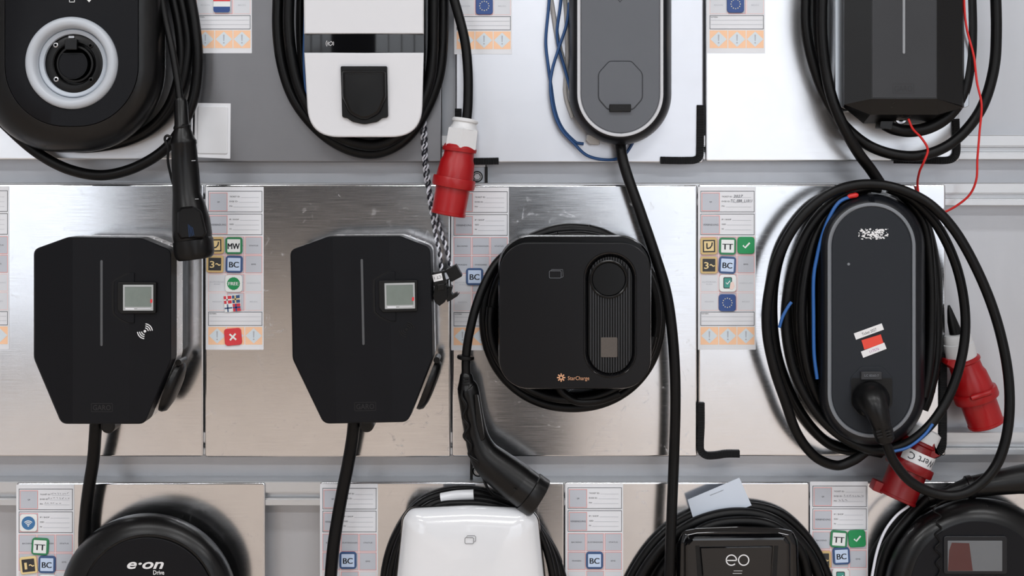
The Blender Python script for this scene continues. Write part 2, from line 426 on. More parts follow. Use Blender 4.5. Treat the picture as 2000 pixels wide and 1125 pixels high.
# front wall around its three openings
fy0, fy1 = -8.1, -8.0
b = MB()
for x0, z0, x1, z1 in ((-6, 0, -5.65, 4.4), (-5.65, 0, -3.4, 0.3), (-5.65, 3.5, -3.4, 4.4), (-3.4, 0, -0.5, 4.4),
                       (-0.5, 3.5, 4.6, 4.4), (4.6, 0, 6, 4.4), (-0.5, 0, 0.9, 1.6), (4.4, 0, 4.6, 1.6), (0.9, 1.53, 4.4, 1.6)):
    b.wbox(x0, fy0, max(z0, 0.75) if z0 == 0 and z1 > 0.75 else z0, x1, fy1, z1)
    if z0 == 0: b.wbox(x0, fy0, 0, x1, fy1, min(z1, 0.75), 1)     # beige lower band, added to brighten what the boards mirror
struct(b.build('wall_front', [M['darkwall'], M['addedband']], smooth=False))
def window(name, x0, z0, x1, z1, nx, nz):
    b = MB(); t = 0.035
    for i in range(nx+1):
        x = x0+(x1-x0)*i/nx; b.wbox(max(x0, x-t), fy0+0.01, z0, min(x1, x+t), fy1+0.02, z1)
    for i in range(nz+1):
        z = z0+(z1-z0)*i/nz; b.wbox(x0, fy0+0.012, max(z0, z-t), x1, fy1+0.018, min(z1, z+t))
    o = struct(b.build(name, M['plaster'], smooth=False))
    MB().wbox(x0, fy0+0.045, z0, x1, fy0+0.05, z1).build('pane', M['glass'], o, smooth=False)
window('window_1', -0.5, 1.6, 4.6, 3.5, 6, 2)
window('window_2', -5.65, 0.3, -3.4, 3.5, 3, 4)
window('door_1', 0.9, 0.0, 4.4, 1.53, 4, 1)
tag(MB().wbox(-0.17, -3.7, 0, 0.27, -3.2, 1.85).build('person_stand_in', M['darkwall'], smooth=False), 'tall dark block added for the reflection of the person behind the camera', 'stand-in')  # unseen block added to give the dark reflection of the person behind the camera
for i, (lx, ly) in enumerate(LAMPS):
    o = MB().wbox(lx-1.0, ly-0.2, 4.3, lx+1.0, ly+0.2, 4.4).build('ceiling_lamp', M['lampw'], smooth=False)
    tag(o, 'long white ceiling lamp lighting the board wall, ' + ('left', 'middle', 'right')[i % 3] + ' one of the ' + ('near' if i < 3 else 'added far') + ' row', 'lamp', 'ceiling lamps')

# ------------------------------------------------------------------ aluminium rails
def rail(y0, y1, label):
    """two-lipped slotted profile running along the wall; y in photo pixels read at the rail front"""
    zt = P(0, y0, -0.004).z; zb = P(0, y1, -0.004).z; h = zt-zb
    prof = [(0, 0), (0, 0.42), (0.004, 0.44), (0.004, 0.465), (0.006, 0.465), (0.006, 0.44), (0.018, 0.40), (0.018, 0.76), (0.006, 0.72), (0.006, 0.70), (0.004, 0.70), (0.004, 0.72), (0, 0.74), (0, 1)]
    prof = [(0.0015, 0), (0, 0.03), (0, 0.42), (0.002, 0.435), (0.002, 0.47), (0.006, 0.475), (0.014, 0.50), (0.014, 0.66), (0.006, 0.69), (0.002, 0.695), (0.002, 0.73), (0, 0.745), (0, 0.97), (0.0015, 1)]
    ring = [(0.004+dy, zt-f*h) for dy, f in prof]+[(WB, zb), (WB, zt)]
    b = MB(); b.rings([[Vector((x, y, z)) for y, z in ring] for x in (-1.35, 1.35)])
    return tag(b.build('aluminium_rail', M['rail'], sharp=20), label, 'rail', 'aluminium rails')
rail(264, 312, 'slotted aluminium rail behind the lower edge of the top boards')
rail(357.5, 402, 'slotted aluminium rail behind the upper edge of the middle boards')
rail(844, 889, 'slotted aluminium rail behind the lower edge of the middle boards')
rail(941, 988, 'slotted aluminium rail behind the upper edge of the bottom boards')

# ------------------------------------------------------------------ mounting boards
def board(x0, y0, x1, y1, label, mt, tilt=(0, 0)):
    b = MB(); out = rrect(x0, y0, x1, y1, 4.5, 3)
    def ring(o, d): return [P(x, y, 0)+Vector((0, -d, 0)) for x, y in o]
    rs = [ring(inset(out, 1.0), -0.004), ring(out, -0.0035)]
    for i in range(5):
        a = pi/2*i/4; rs.append(ring(inset(out, 3.2*(1-cos(a))+0.001), -0.0026*(1-sin(a))))
    b.rings(rs)
    o = b.build('mounting_board', mt, sharp=60)
    tag(o, label, 'board', 'aluminium mounting boards')
    return o
ALU = (214, 215, 218)
B = [board_mat('board_brushed_%d' % i, ALU, 0.155, i+1, (0.35, 1.0, 0.9, 0.4, 0.5, 0.5)[i]) for i in range(6)]
B_dull = board_mat('board_dull', (130, 131, 135), 0.42, 9, 0.2, 0.5)
B_satin2 = board_mat('board_satin_grey', (205, 207, 213), 0.34, 13, 0.3, 0.5)
B_satin = board_mat('board_satin', (226, 228, 232), 0.34, 11, 0.3, 0.5)
board(-100, -220, 377, 312, 'bright aluminium board behind the large black charger with the white ring', B_satin)
board(380, -216, 863, 317, 'dull grey aluminium board behind the white charger with the black flap', B_dull)
board(890, -216, 1374, 318, 'whitish aluminium board behind the grey oval charger with blue wires', B_satin2)
board(1378, -216, 1874, 315, 'very bright aluminium board at upper right behind the charger with red wire', B_satin)
board(-85, 360, 397, 892, 'aluminium board behind the black display charger with white signal icon', B[0])
board(400, 360, 880, 893, 'scratched aluminium board behind the black display charger with dark signal icon', B[1])
board(883, 361, 1362, 892, 'scuffed aluminium board behind the square black charger with copper logo', B[2])
board(1364, 360, 1847, 891, 'aluminium board behind the dark oval charger with stickers and coiled cables', B[3])
board(32, 943, 518, 1330, 'aluminium board behind the round black charger with slanted white lettering', B[4])
board(625, 942, 1102, 1330, 'aluminium board behind the pearl white charger at the bottom', B[5])
board(1104, 942, 1581, 1330, 'aluminium board behind the glossy black charger', B[2])
board(1583, 941, 2062, 1330, 'aluminium board behind the round black charger with a screen at lower right', B[0])

# ------------------------------------------------------------------ printed record sheets with their magnets
SW, SH = 113, 318
def make_sheet():
    PM[0] = L
    t = thing('record_sheet', 'x', 'form sheet', group='printed record sheets')
    MB().prism(rrect(0, 0, SW, SH, 1, 2), 0, 0.0006).build('paper', M['paper'], t)
    mats = [M[k] for k in ('tile', 'tilef', 'pink', 'pinkf', 'ink', 'inkf', 'orange', 'dia')]
    b = MB(); d1, d2, d3 = 0.0008, 0.001, 0.0012
    R = lambda x0, y0, x1, y1: [(x0, y0), (x1, y0), (x1, y1), (x0, y1)]
    def outl(x0, y0, x1, y1, wd, mi, d=d2): b.frame(R(x0, y0, x1, y1), R(x0+wd, y0+wd, x1-wd, y1-wd), d, mi)
    for y0, y1, tl, ls in ((8, 49.3, 'QR', ('TICKET ID:', 'EVSE ID:', 'PW:')), (52.6, 94, 'VERBINDUNG', ('IP / SHOP', 'SSID', 'PW'))):
        outl(5, y0, 110.3, y1, 0.9, 4)
        b.flat(R(7.3, y0+3.3, 42.5, y1-2), d1, 0); outl(7.3, y0+3.3, 42.5, y1-2, 1.0, 2)
        b.text(tl, 25, (y0+y1)/2+0.6, d2, h=2.6 if len(tl) < 4 else None, wd=None if len(tl) < 4 else 30, mi=4)
        for i, s in enumerate(ls):
            y = y0+11+9.3*i
            wl = 2.05*len(s)
            b.text(s, 46.5, y, d2, h=2.7, wd=wl, align='l', mi=4)
            b.stroke([(46.5+wl+2, y+1.6), (104, y+1.6)], 0.5, d2, 5)
    rows = ((97.4, 132), (133.8, 168.4), (170.8, 204.8), (206.6, 241.4))
    cols = ((5, 39.6), (41.3, 75.4), (77, 110.4))
    words = (('BACKEND', 'ZUST\u00c4NDIGER', 'STATUS'), ('PHASEN', 'STANDARD', 'EMS'), ('AUTORISIE-\nRUNG', 'AUTORISIE-\nRUNG', 'ANBINDUNG'), ('REGION', 'REGION', 'BELEG'))
    for r, (y0, y1) in enumerate(rows):
        for c, (x0, x1) in enumerate(cols):
            f = r > 1 and c != 1
            b.flat(R(x0, y0, x1, y1), d1, 1 if f else 0); outl(x0, y0, x1, y1, 0.9, 3 if f else 2)
            ws = words[r][c].split('\n')
            for i, s in enumerate(ws):
                b.text(s, (x0+x1)/2, (y0+y1)/2+(i-(len(ws)-1)/2)*4.2, d2, h=2.6, wd=min(2.9*len(s), 30), mi=5 if f else 4)
    outl(5, 244, 110.3, 271, 0.9, 4)
    b.text('NOTIZEN:', 7, 247.5, d2, h=2.3, wd=14, align='l', mi=4)
    for y in (253.5, 262): b.stroke([(7, y), (108, y)], 0.5, d2, 5)
    for x0, x1 in cols:
        b.flat(R(x0, 273.5, x1, 308), d1, 6); cx = (x0+x1)/2; cy = 290.7
        b.flat([(cx, cy-15), (cx+16, cy), (cx, cy+15), (cx-16, cy)], d2, 7)
        b.flat([(cx-1.5, cy-9), (cx+1.5, cy-9), (cx+0.9, cy+3.5), (cx-0.9, cy+3.5)], d3, 5); b.flat(circ(cx, cy+7, 1.6, 10), d3, 5)
    b.build('printed_form', mats, t, smooth=False)
    PM[0] = P
    return t
proto_sheet = make_sheet(); sheet_used = []
def sheet(x, y, label):
    o = proto_sheet if not sheet_used else copy_tree(proto_sheet)
    sheet_used.append(o); o.location = P(x, y, 0); o['label'] = label
    return o
sheet(379, -214, 'record sheet with Dutch flag magnet, behind the black cable at upper left')
sheet(887, -212, 'record sheet with blue star magnet between white charger and grey oval charger')
sheet(1381, -214, 'record sheet with blue star magnet left of the charger with red wire')
sheet(-95, 364, 'record sheet cut off by the left photo edge, without a visible magnet')
sheet(402, 365, 'record sheet carrying the MW magnet and the red cross magnet')
sheet(881, 366, 'record sheet left of the square charger with copper logo, one BC magnet')
s4 = sheet(1363, 365, 'record sheet with handwriting, left of the dark oval charger, seven magnets')
s1 = sheet(32, 946.5, 'record sheet with handwriting and blue wifi magnet at lower left')
sheet(625, 945, 'record sheet half hidden behind a hanging cable, left of the pearl white charger')
sheet(1104, 944, 'record sheet right of the pearl white charger with one BC magnet')
s5 = sheet(1582, 940.5, 'shaded record sheet with TT, tick and BC magnets beside the red plug')
def scrawl(par, lines, seed):
    """pen writing as a child of the sheet"""
    rr = random.Random(seed); b = MB(); PM[0] = L
    for x0, x1, y, kind in lines:
        if isinstance(kind, str): b.text(kind, x0, y, 0.0013, h=5.2, wd=x1-x0, align='l', shear=0.25); continue
        x = x0
        while x < x1:
            n = rr.randint(3, 5); pts = [(x+j*1.1+rr.uniform(-.4, .4), y+rr.uniform(-2.3, 1.6)) for j in range(n)]
            b.stroke(pts, 0.55, 0.0013); x += n*1.1+rr.uniform(0.8, 2.4)
    PM[0] = P
    b.build('handwriting', M['pen'], par, smooth=False)
scrawl(s4, [(69, 88, 18, '2027'), (64, 106, 27, 'TC_EBR_L1'+'011')], 3)
scrawl(s1, [(68, 100, 17.5, 0), (62, 104, 26.5, 0), (56, 88, 36, 0)], 5)
scrawl(s5, [(66, 104, 27.5, 0), (56, 74, 36.5, 0)], 8)

KIND = {}
def magnet_proto(kind):
    PM[0] = L
    t = thing('magnet', 'x', 'magnet', group='square symbol magnets')
    h = 16.6; th = 0.004; e = th+0.0003; e2 = th+0.0006; e3 = th+0.0009
    sq = lambda r=h, c=5: rrect(-r, -r, r, r, c, 5)
    def base(m, cr=6): MB().prism(sq(h, cr), 0.0012, th, 0.8).build('base', M[m], t)
    def panel(m, r=12.6, c=1.2): MB().flat(sq(r, c), e).build('panel', M[m], t, smooth=False)
    def sym(b, m): return b.build('symbol', M[m], t, smooth=False)
    if kind in ('TT', 'MW'):
        base('green'); panel('mwhite'); sym(MB().text(kind, 0, 1, e2, h=11.5, wd=20 if kind == 'TT' else 23, res=4, fat=0.5), 'ink')
    elif kind == 'BC':
        base('blue'); panel('lblue'); sym(MB().text('BC', 0, 0.5, e2, h=11, wd=18.5, res=4, fat=0.45), 'ink')
    elif kind in ('3~', '1~'):
        base('gold' if kind == '3~' else 'goldl', 4); panel('mblack', 12.4, 1); sym(MB().text(kind[0], -5, 0.5, e2, h=13, wd=9 if kind == '3~' else 5, bold=0.012).stroke([(1.5+9.5*i/10, 0.5-1.6*sin(2*pi*i/10)) for i in range(11)], 2.2, e2), 'goldl')
    elif kind == 'V':
        base('gold', 5); panel('goldl', 12.4, 1)
        b = MB().frame([(-12, -12), (12, -12), (12, 12), (-12, 12)], [(-9.6, -9.6), (9.6, -9.6), (9.6, 9.6), (-9.6, 9.6)], e2)
        b.stroke([(-4, -6), (-4, 5)], 2.6, e2); b.stroke([(-4, 5), (2, 3.5), (5.5, -1), (6.5, -7)], 2.6, e2); sym(b, 'ink')
    elif kind == 'tick':
        base('gdark'); sym(MB().stroke([(-6, 0), (-2, 4.5), (7, -5)], 3.2, e), 'mwhite')
    elif kind == 'FREE':
        base('mwhite')
        MB().flat([(12.4*(1+0.035*(-1)**i)*cos(2*pi*i/44), 12.4*(1+0.035*(-1)**i)*sin(2*pi*i/44)) for i in range(44)], e).build('panel', M['gdark'], t, smooth=False)
        sym(MB().text('FREE', 0, 0, e2, h=6.6, wd=19.5, res=3, fat=0.35), 'mwhite')
    elif kind == 'cross':
        base('mred'); sym(MB().stroke([(-6, -6), (6, 6)], 3.4, e).stroke([(6, -6), (-6, 6)], 3.4, e2), 'mwhite')
    elif kind == 'EU':
        base('eublue'); b = MB()
        for i in range(12):
            a = 2*pi*i/12; b.flat([(9*cos(a)+1.5*(1 if k % 2 == 0 else .45)*sin(2*pi*k/10), 9*sin(a)-1.5*(1 if k % 2 == 0 else .45)*cos(2*pi*k/10)) for k in range(10)], e)
        sym(b, 'yellow')
    elif kind == 'wifi':
        base('mwhite', 5); MB().flat(circ(0, 0, 13.2, 40), e).build('panel', M['wifi'], t, smooth=False)
        b = MB()
        for r in (4, 7.2, 10.4): b.arc(0, 6, r, 45, 135, 1.7, e2)
        b.flat(circ(0, 5.4, 1.5, 12), e2); sym(b, 'mwhite')
    elif kind == 'phone':
        base('mwhite')
        MB().flat(rrect(-9, -12, 8, 10, 2.5), e).build('panel', M['mblack'], t, smooth=False)
        MB().flat(rrect(-7.6, -10.4, 6.6, 8.4, 1.5), e2).build('screen', M['teal'], t, smooth=False)
        MB().flat(rpoly([(5, -2), (11, -4), (13, 6), (9, 13), (3, 11)], 3), e2+0.0001).build('hand', M['mpink'], t, smooth=False)
        sym(MB().stroke([(-4, -1.5), (-1.5, 1.5), (4, -5)], 1.8, e3), 'mwhite')
    elif kind == 'NL':
        base('mwhite'); MB().flat([(-h, -h+6)]+[(x, y) for x, y in sq() if y < -5.5 and y > -h+6]+[(h, -h+6), (h, -5.5), (-h, -5.5)], e).build('red_stripe', M['mred'], t, smooth=False)
        MB().flat([(-h+.3, 5)]+[(h-.3, 5)]+[(x*0.98, y*0.98) for x, y in sq() if y > 5.5], e).build('blue_stripe', M['eublue'], t, smooth=False)
    elif kind == 'nordic':
        base('mwhite', 7)
        q = 0.6
        for nm, m, x0, y0, x1, y1, cm in (('flag', 'sred', -15.6, -15.6, -q, -q, 'mwhite'), ('flag', 'blue', q, -15.6, 15.6, -q, 'goldl'), ('flag', 'mwhite', -15.6, q, -q, 15.6, 'blue'), ('flag', 'sred', q, q, 15.6, 15.6, 'eublue')):
            f = MB().flat([(max(-15.6, x0), y0), (x1, y0), (x1, y1), (x0, y1)], e).build(nm, M[m], t, smooth=False)
            cx = x0+(x1-x0)*0.42; cy = (y0+y1)/2
            MB().stroke([(cx, y0), (cx, y1)], 2.6, e2).stroke([(x0, cy), (x1, cy)], 2.6, e2).build('flag_cross', M[cm], f, smooth=False)
    PM[0] = P
    return t
def magnet(kind, x, y, label, rot=0, lift=0.0):
    o = copy_tree(KIND[kind]) if kind in KIND else KIND.setdefault(kind, magnet_proto(kind))
    o.location = P(x, y, lift); o.rotation_euler = (0, -radians(rot), 0); o['label'] = label
magnet('NL', 434, 8.5, 'red, white and blue striped flag magnet at upper left')
magnet('EU', 946, 12, 'blue magnet with star circle on the sheet right of the white charger')
magnet('EU', 1436, 8.5, 'blue magnet with star circle on the sheet left of the red wire charger')
magnet('V', 421.5, 479, 'gold magnet with black check frame, partly hidden by the hanging black plug', 1)
magnet('MW', 457.5, 479.5, 'green framed magnet reading MW')
magnet('3~', 420.5, 515.5, 'black and gold 3~ magnet beside the BC magnet under the hanging black plug', -1)
magnet('BC', 458, 516, 'blue framed BC magnet just below the MW magnet', -1)
magnet('FREE', 457, 553.5, 'white magnet with green badge reading FREE')
magnet('nordic', 454.5, 592.5, 'tilted magnet showing four Nordic flags', 5)
magnet('cross', 455.7, 657.5, 'red magnet with white cross', 5)
magnet('BC', 927, 540, 'blue framed BC magnet left of the square charger with copper logo')
magnet('V', 1384, 480.3, 'gold magnet with black check frame, left of the TT and tick magnets', 1)
magnet('TT', 1420.5, 480.5, 'green framed TT magnet between gold magnet and green tick magnet, middle row', -1)
magnet('tick', 1456.5, 479, 'bright green tick magnet at the upper right of the sheet with seven magnets')
magnet('3~', 1384, 517.5, 'black and gold 3~ magnet below the gold magnet, middle right sheet')
magnet('BC', 1420, 517.5, 'blue framed BC magnet below the TT magnet on the seven magnet sheet', -3)
magnet('phone', 1421, 553, 'white magnet with phone and tick picture above a blue star magnet')
magnet('EU', 1420, 591, 'blue star circle magnet below the phone magnet')
magnet('wifi', 57, 1020.5, 'white magnet with round blue wifi symbol')
magnet('TT', 79.5, 1066.5, 'slightly tilted TT magnet below the wifi magnet', -3)
magnet('1~', 57, 1103, 'tilted black and gold magnet reading 1~', 6)
magnet('BC', 93, 1101.5, 'blue framed BC magnet right of the 1~ magnet', -1)
magnet('FREE', 94, 1138, 'white magnet cut off by the bottom edge below the 1~ and BC magnets')
magnet('BC', 680, 1093.5, 'blue framed BC magnet left of the pearl white charger')
magnet('BC', 1161, 1093.5, 'blue framed BC magnet right of the pearl white charger')
magnet('TT', 1637.5, 1052, 'tilted TT magnet beside a green tick magnet on the shaded sheet', -4)
magnet('tick', 1673, 1051, 'dark green tick magnet on the shaded sheet near the red plug', 4)
magnet('BC', 1642.5, 1085, 'tilted BC magnet below the TT magnet on the shaded sheet', 3)
magnet('3~', 1606, 1092, 'black and gold magnet mostly hidden behind the coil of the glossy black charger', 1)
magnet('phone', 1641, 1127, 'white phone magnet cut off by the bottom edge')

# clear document pocket
t = thing('document_pocket', 'white clear plastic document pocket stuck beside the hanging black plug', 'pocket', (415, 310, 0))
MB().prism(rpoly([(381, 201), (450.5, 202), (449.5, 310), (379, 307)], 1), 0, 0.0008).build('backing', M['paper'], t)
MB().prism(rpoly([(386, 207), (445, 208), (444.5, 301), (385, 300)], 4), 0.0008, 0.003, 1.5).build('pouch', M['vinyl'], t)
# ------------------------------------------------------------------ chargers
def seamplate(b, out, d0, d1, bev=1.0): b.prism(out, d0, d1, bev)

# --- A: large black charger with the white ring (upper left)
t = thing('wall_charger', 'large rounded black charger with white ring socket, upper left', 'charger', (140, 298, 0), 'wall chargers')
def oA(i, dx=0, dy=0): return rrect(-44+i+dx, -330, 324-i+dx, 298-i*0.95+dy, max(20, 165-i*0.85), 14)
MB().loft([(rrect(-10, -300, 290, 262, 140, 14), 0), (rrect(-10, -300, 290, 262, 140, 14), 0.03)]).build('back_box', M['blacksmooth'], t)
MB().loft([(oA(10), 0.03), (oA(2), 0.036), (oA(0), 0.05), (oA(2), 0.066), (oA(9), 0.085), (oA(20), 0.1), (oA(34), 0.111), (oA(50), 0.1175), (oA(53), 0.118), (oA(53.5), 0.112)], cap0=True, cap1=False).build('body', M['black'], t, sharp=50)
rd = 0.118
# front plate with the round well left open
o = inset(oA(54.2), 0); n = len(o)
def plate_with_hole(out, cx, cy, r, d0, d1):
    """plate whose hole follows a circle; outline and circle joined by a quad band"""
    angs = [math.atan2(y-cy, x-cx) for x, y in out]
    hole = [(cx+r*cos(a), cy+r*sin(a)) for a in angs]
    b = MB(); b.loft([(out, d0), (out, d1-0.0006), (inset(out, 0.7), d1), (hole, d1), (hole, d0)], cap0=False, cap1=False)
    return b
dense = []
for i in range(n):
    a = Vector(o[i]); c = Vector(o[(i+1) % n]); k = max(1, int((c-a).length/10))
    dense += [tuple(a.lerp(c, j/k)) for j in range(k)]
plate_with_hole(dense, 140, 123, 91.5, 0.112, 0.1192).build('front_plate', M['anth'], t, sharp=40)
MB().lathe(140, 123, rd, [(91, 0.105), (90.2, 0.1195), (88, 0.1245), (83, 0.1275), (77, 0.1275), (72, 0.1245), (69, 0.118), (67.5, 0.108), (66, 0.104), (66, 0.1)], 96, caps=(False, False)).build('ring', M['ring'], t, sharp=60)
MB().lathe(140, 123, rd, [(68, 0.1), (66.5, 0.1115), (64.5, 0.1125), (58, 0.1095), (57, 0.1)], 96, caps=(False, False)).build('ring_lip', M['ring2'], t, sharp=50)
s = MB().lathe(140, 123, rd, [(70, 0.088), (70, 0.1), (58, 0.1005), (58, 0.1035), (57, 0.104), (43, 0.104), (41, 0.102), (40, 0.09)], 64, caps=(True, True)).build('socket', M['blacksmooth'], t)
MB().lathe(140, 123.5, rd, [(36, 0.0905), (36, 0.1015), (34.5, 0.102), (32.5, 0.102), (31.5, 0.0905)], 48).build('socket_collar', M['deep'], s)
cc = [p for p in circ(141, 125, 28.5, 48)]; cc = [(x, max(y, 104.5)) for x, y in cc]
b = MB(); b.frame(inset(cc, -1.0), cc, 0.1023); b.build('socket_rim', M['black'], s, smooth=False)
MB().prism(cc, 0.0905, 0.1005, 1).build('socket_face', M['anth'], s)
for sx, sy in ((109, 88), (177, 89), (110, 155), (178, 156)):
    MB().lathe(sx, sy, 0.104, [(5, 0.103), (5, 0.1055), (4.2, 0.106), (2.6, 0.106), (2.2, 0.104)], 20).build('screw', M['steel'] if sx < 150 else M['blacksmooth'], s)
MB().prism(rrect(126, 76, 150, 97, 2), 0.103, 0.111, 1.2).build('latch', M['black'], s)
MB().prism(rrect(133, 69.5, 145, 75, 1.5), 0.1035, 0.106, 0.8).build('latch_pin', M['steel'], s)
MB().frame(rrect(135, -5, 146, 4.5, 1), rrect(136.1, -3.9, 144.9, 3.4, .5), 0.1196).flat([(174, -7), (179, -1), (174, 4.5), (169, -1)], 0.1196).build('printed_icons', M['printw'], t, smooth=False)

# --- B: white charger with the black strip and flap
t = thing('wall_charger', 'white charger with black glossy strip and black socket flap', 'charger', (711, 268, 0), 'wall chargers')
oB = rpoly([(591, -240), (828.5, -240), (828, 102), (823.5, 268), (603.5, 268), (594, 102)], [30, 30, 5, 62, 62, 5], 10)
MB().loft([(inset(oB, 26), 0), (inset(oB, 26), 0.02)]).build('back_box', M['blacksmooth'], t)
MB().prism(inset(oB, 1.5), 0.02, 0.086, 2).build('body', M['blacksmooth'], t)
def cut_y(o, y0, y1):
    """part of a convex outline between two heights"""
    for yy, s in ((y0, 1), (y1, -1)):
        r = []
        for i in range(len(o)):
            a, c = o[i-1], o[i]; fa, fc = (a[1]-yy)*s, (c[1]-yy)*s
            if fa*fc < 0: k = fa/(fa-fc); r.append((a[0]+(c[0]-a[0])*k, yy))
            if fc >= 0: r.append(c)
        o = r
    return o
def bow(d, h=0.006):
    return lambda x: d-h*((x-711)/118)**2
up = cut_y(oB, -240, 66.5); lo = cut_y(oB, 102.8, 300)
for nm, o in (('upper_cover', up), ('lower_cover', lo)):
    b = MB(); b.loft([(o, 0.06), (o, 0.0955), (inset(o, 0.5), 0.098), (inset(o, 1.6), 0.0996), (inset(o, 3.2), 0.1)])
    b.build(nm, M['white'], t, sharp=50)
xs = [594.5+233.5*i/36 for i in range(37)]
b = MB()
b.rings([[P(x, 66.9, .08) for x in xs]+[P(x, 66.9, bow(0.0992, 0.012)(x)) for x in xs[::-1]], [P(x, 102.4, .08) for x in xs]+[P(x, 102.4, bow(0.0992, 0.012)(x)) for x in xs[::-1]]])
st = b.build('display_strip', M['gloss'], t, sharp=40)
b = MB(); cx, cy, dd = 646, 85, 0.0997
sqr = rot2(rrect(cx-3.5, cy-3, cx+3.5, cy+3, 1.2, 3), cx, cy, 35)
b.stroke(sqr, 0.9, dd-0.0035, closed=True)
for r in (6, 9): b.arc(cx, cy, r, -38, 38, 0.9, dd-0.0035).arc(cx, cy, r, 142, 218, 0.9, dd-0.0035)
b.build('signal_icon', M['printw'], st, smooth=False)
# recess and flap
rec = rpoly([(663, 126), (759, 126), (761.5, 232), (748, 248), (676, 248), (664.5, 232)], [4, 4, 12, 10, 10, 12])
MB().frame(inset(rec, -1.2), rec, 0.1003).build('recess_edge', M['white'], t, smooth=False)
fl = rpoly([(665, 129), (756, 129), (758, 229), (746, 231), (737, 238), (711, 243), (688, 238), (678, 231), (668, 229)], [3, 3, 5, 6, 14, 30, 14, 6, 5], 6)
s = MB().prism(fl, 0.098, 0.106, 1.5).build('socket_flap', M['black'], t)
shell = rpoly([(667, 137), (754, 137), (755, 190), (742, 222), (711, 238), (681, 222), (668, 190)], [8, 8, 20, 25, 40, 25, 20], 8)
MB().loft([(shell, 0.1058), (inset(shell, 1.2), 0.1105), (inset(shell, 3.5), 0.114), (inset(shell, 7), 0.1158)]).build('flap_bulge', M['black'], s, sharp=60)

# --- C: grey oval charger
def oval_charger(label, cx, hw, yb, yt, bands, face_m, band_m, d1, at):
    t = thing('wall_charger', label, 'charger', at, 'wall chargers')
    def st(i): return rrect(cx-hw+i, yt+i, cx+hw-i, yb-i, hw-i, 20)
    MB().loft([(st(30), 0), (st(30), d1*0.25)]).build('back_box', M['blacksmooth'], t)
    MB().loft([(st(3), d1*0.22), (st(0.5), d1*0.3), (st(0), d1*0.5), (st(2), d1*0.72), (st(7), d1*0.9), (st(bands[0]-3), d1*0.985), (st(bands[0]), d1), (st(bands[0]+0.3), d1-0.003)]).build('rim', M['rim'], t, sharp=50)
    b = MB(); b.loft([(st(bands[0]+0.5), d1-0.006), (st(bands[0]+0.5), d1+0.0002), (st(bands[0]+2), d1+0.001), (st(bands[1]-2), d1+0.0006), (st(bands[1]), d1-0.003)]); b.build('light_band', M[band_m], t, sharp=50)
    MB().loft([(st(bands[1]+0.3), d1-0.006), (st(bands[1]+0.3), d1-0.0012), (st(bands[1]+1.6), d1-0.0004)]).build('front_plate', M[face_m], t, sharp=30)
    return t, st
dC = 0.1
t, st = oval_charger('grey oval charger with light band, blue wires beside it, upper row', 1211.5, 100, 283, -330, (15.5, 23), 'grey', 'band', dC, (1211, 283, 0))
so = rpoly([(1190, 120), (1233, 120), (1254.5, 143), (1254.5, 193), (1236, 214), (1187, 214), (1169, 193), (1169, 143)], [10, 10, 18, 18, 14, 14, 18, 18], 6)
MB().frame(inset(so, -1.2), so, dC).build('cover_seam', M['rim'], t, smooth=False)
s = MB().prism(inset(so, 0.4), dC-0.003, dC+0.0012, 1.4).build('socket_cover', M['grey'], t)
la = MB().prism(rrect(1190.5, 203.5, 1232.5, 218, 1.5, 3), dC, dC+0.006, 1).build('latch', M['deep'], s)
MB().text('LC 3700-6', 1211.5, 210, dC+0.0064, h=4.2, wd=27).build('embossed_code', M['rim'], la, smooth=False)
MB().stroke([(1205, -4), (1211, 4), (1217, -4)], 1.2, dC+0.0003).build('embossed_mark', M['rim'], t, smooth=False)

# --- D: black charger with aluminium side, upper right
t = thing('wall_charger', 'angular black charger with aluminium side and light strip, upper right, red wire', 'charger', (1762, 240, 0), 'wall chargers')
MB().prism(rpoly([(1631, -250), (1893, -250), (1893, 208), (1860, 216), (1660, 216), (1631, 206)], [5, 5, 6, 5, 5, 6]), 0.0, 0.075, 1).build('side_frame', M['alu'], t)
def dD(x):
    if x < 1702: return 0.118-0.022*(1702-x)/54
    if x > 1830: return 0.118-0.022*(x-1830)/50
    return 0.118
oD = [(1649, -250), (1702, -250), (1830, -250), (1880, -250), (1880, 206), (1830, 193), (1702, 193), (1649, 204)]
b = MB()
vs = [P(x, y, dD(x)) for x, y in oD]
mid = [P(x, y, dd) for x, y, dd in ((1648, 210, 0.085), (1700, 224, 0.1), (1832, 224, 0.1), (1881, 210, 0.085))]
bot = [P(x, y, dd) for x, y, dd in ((1652, 212, 0.045), (1686, 241, 0.05), (1815, 241, 0.05), (1866, 214, 0.045))]
fs = [[0, 1, 6, 7], [1, 2, 5, 6], [2, 3, 4, 5], [7, 6, 9, 8], [6, 5, 10, 9], [5, 4, 11, 10], [8, 9, 13, 12], [9, 10, 14, 13], [10, 11, 15, 14]]
back = [P(1645, -250, 0.07), P(1884, -250, 0.07), P(1884, 209, 0.07), P(1645, 208, 0.07)]
fs += [[16, 0, 7, 8, 19], [17, 3, 4, 11, 18], [16, 17, 3, 2, 1, 0], [19, 8, 12], [18, 11, 15]]
b.add(vs+mid+bot+back, fs)
b.build('cover', M['black'], t, smooth=False)
MB().prism([(1703.5, -249), (1829, -249), (1829, 191), (1703.5, 191)], 0.116, 0.1186, 0.6).build('front_plate', M['anth2'], t)  # lighter plate colour carries the bright reflection from above
MB().prism(rrect(1763, -200, 1768.2, 105, 2.4, 4), 0.117, 0.1194, 0.6).build('light_strip', M['led'], t)
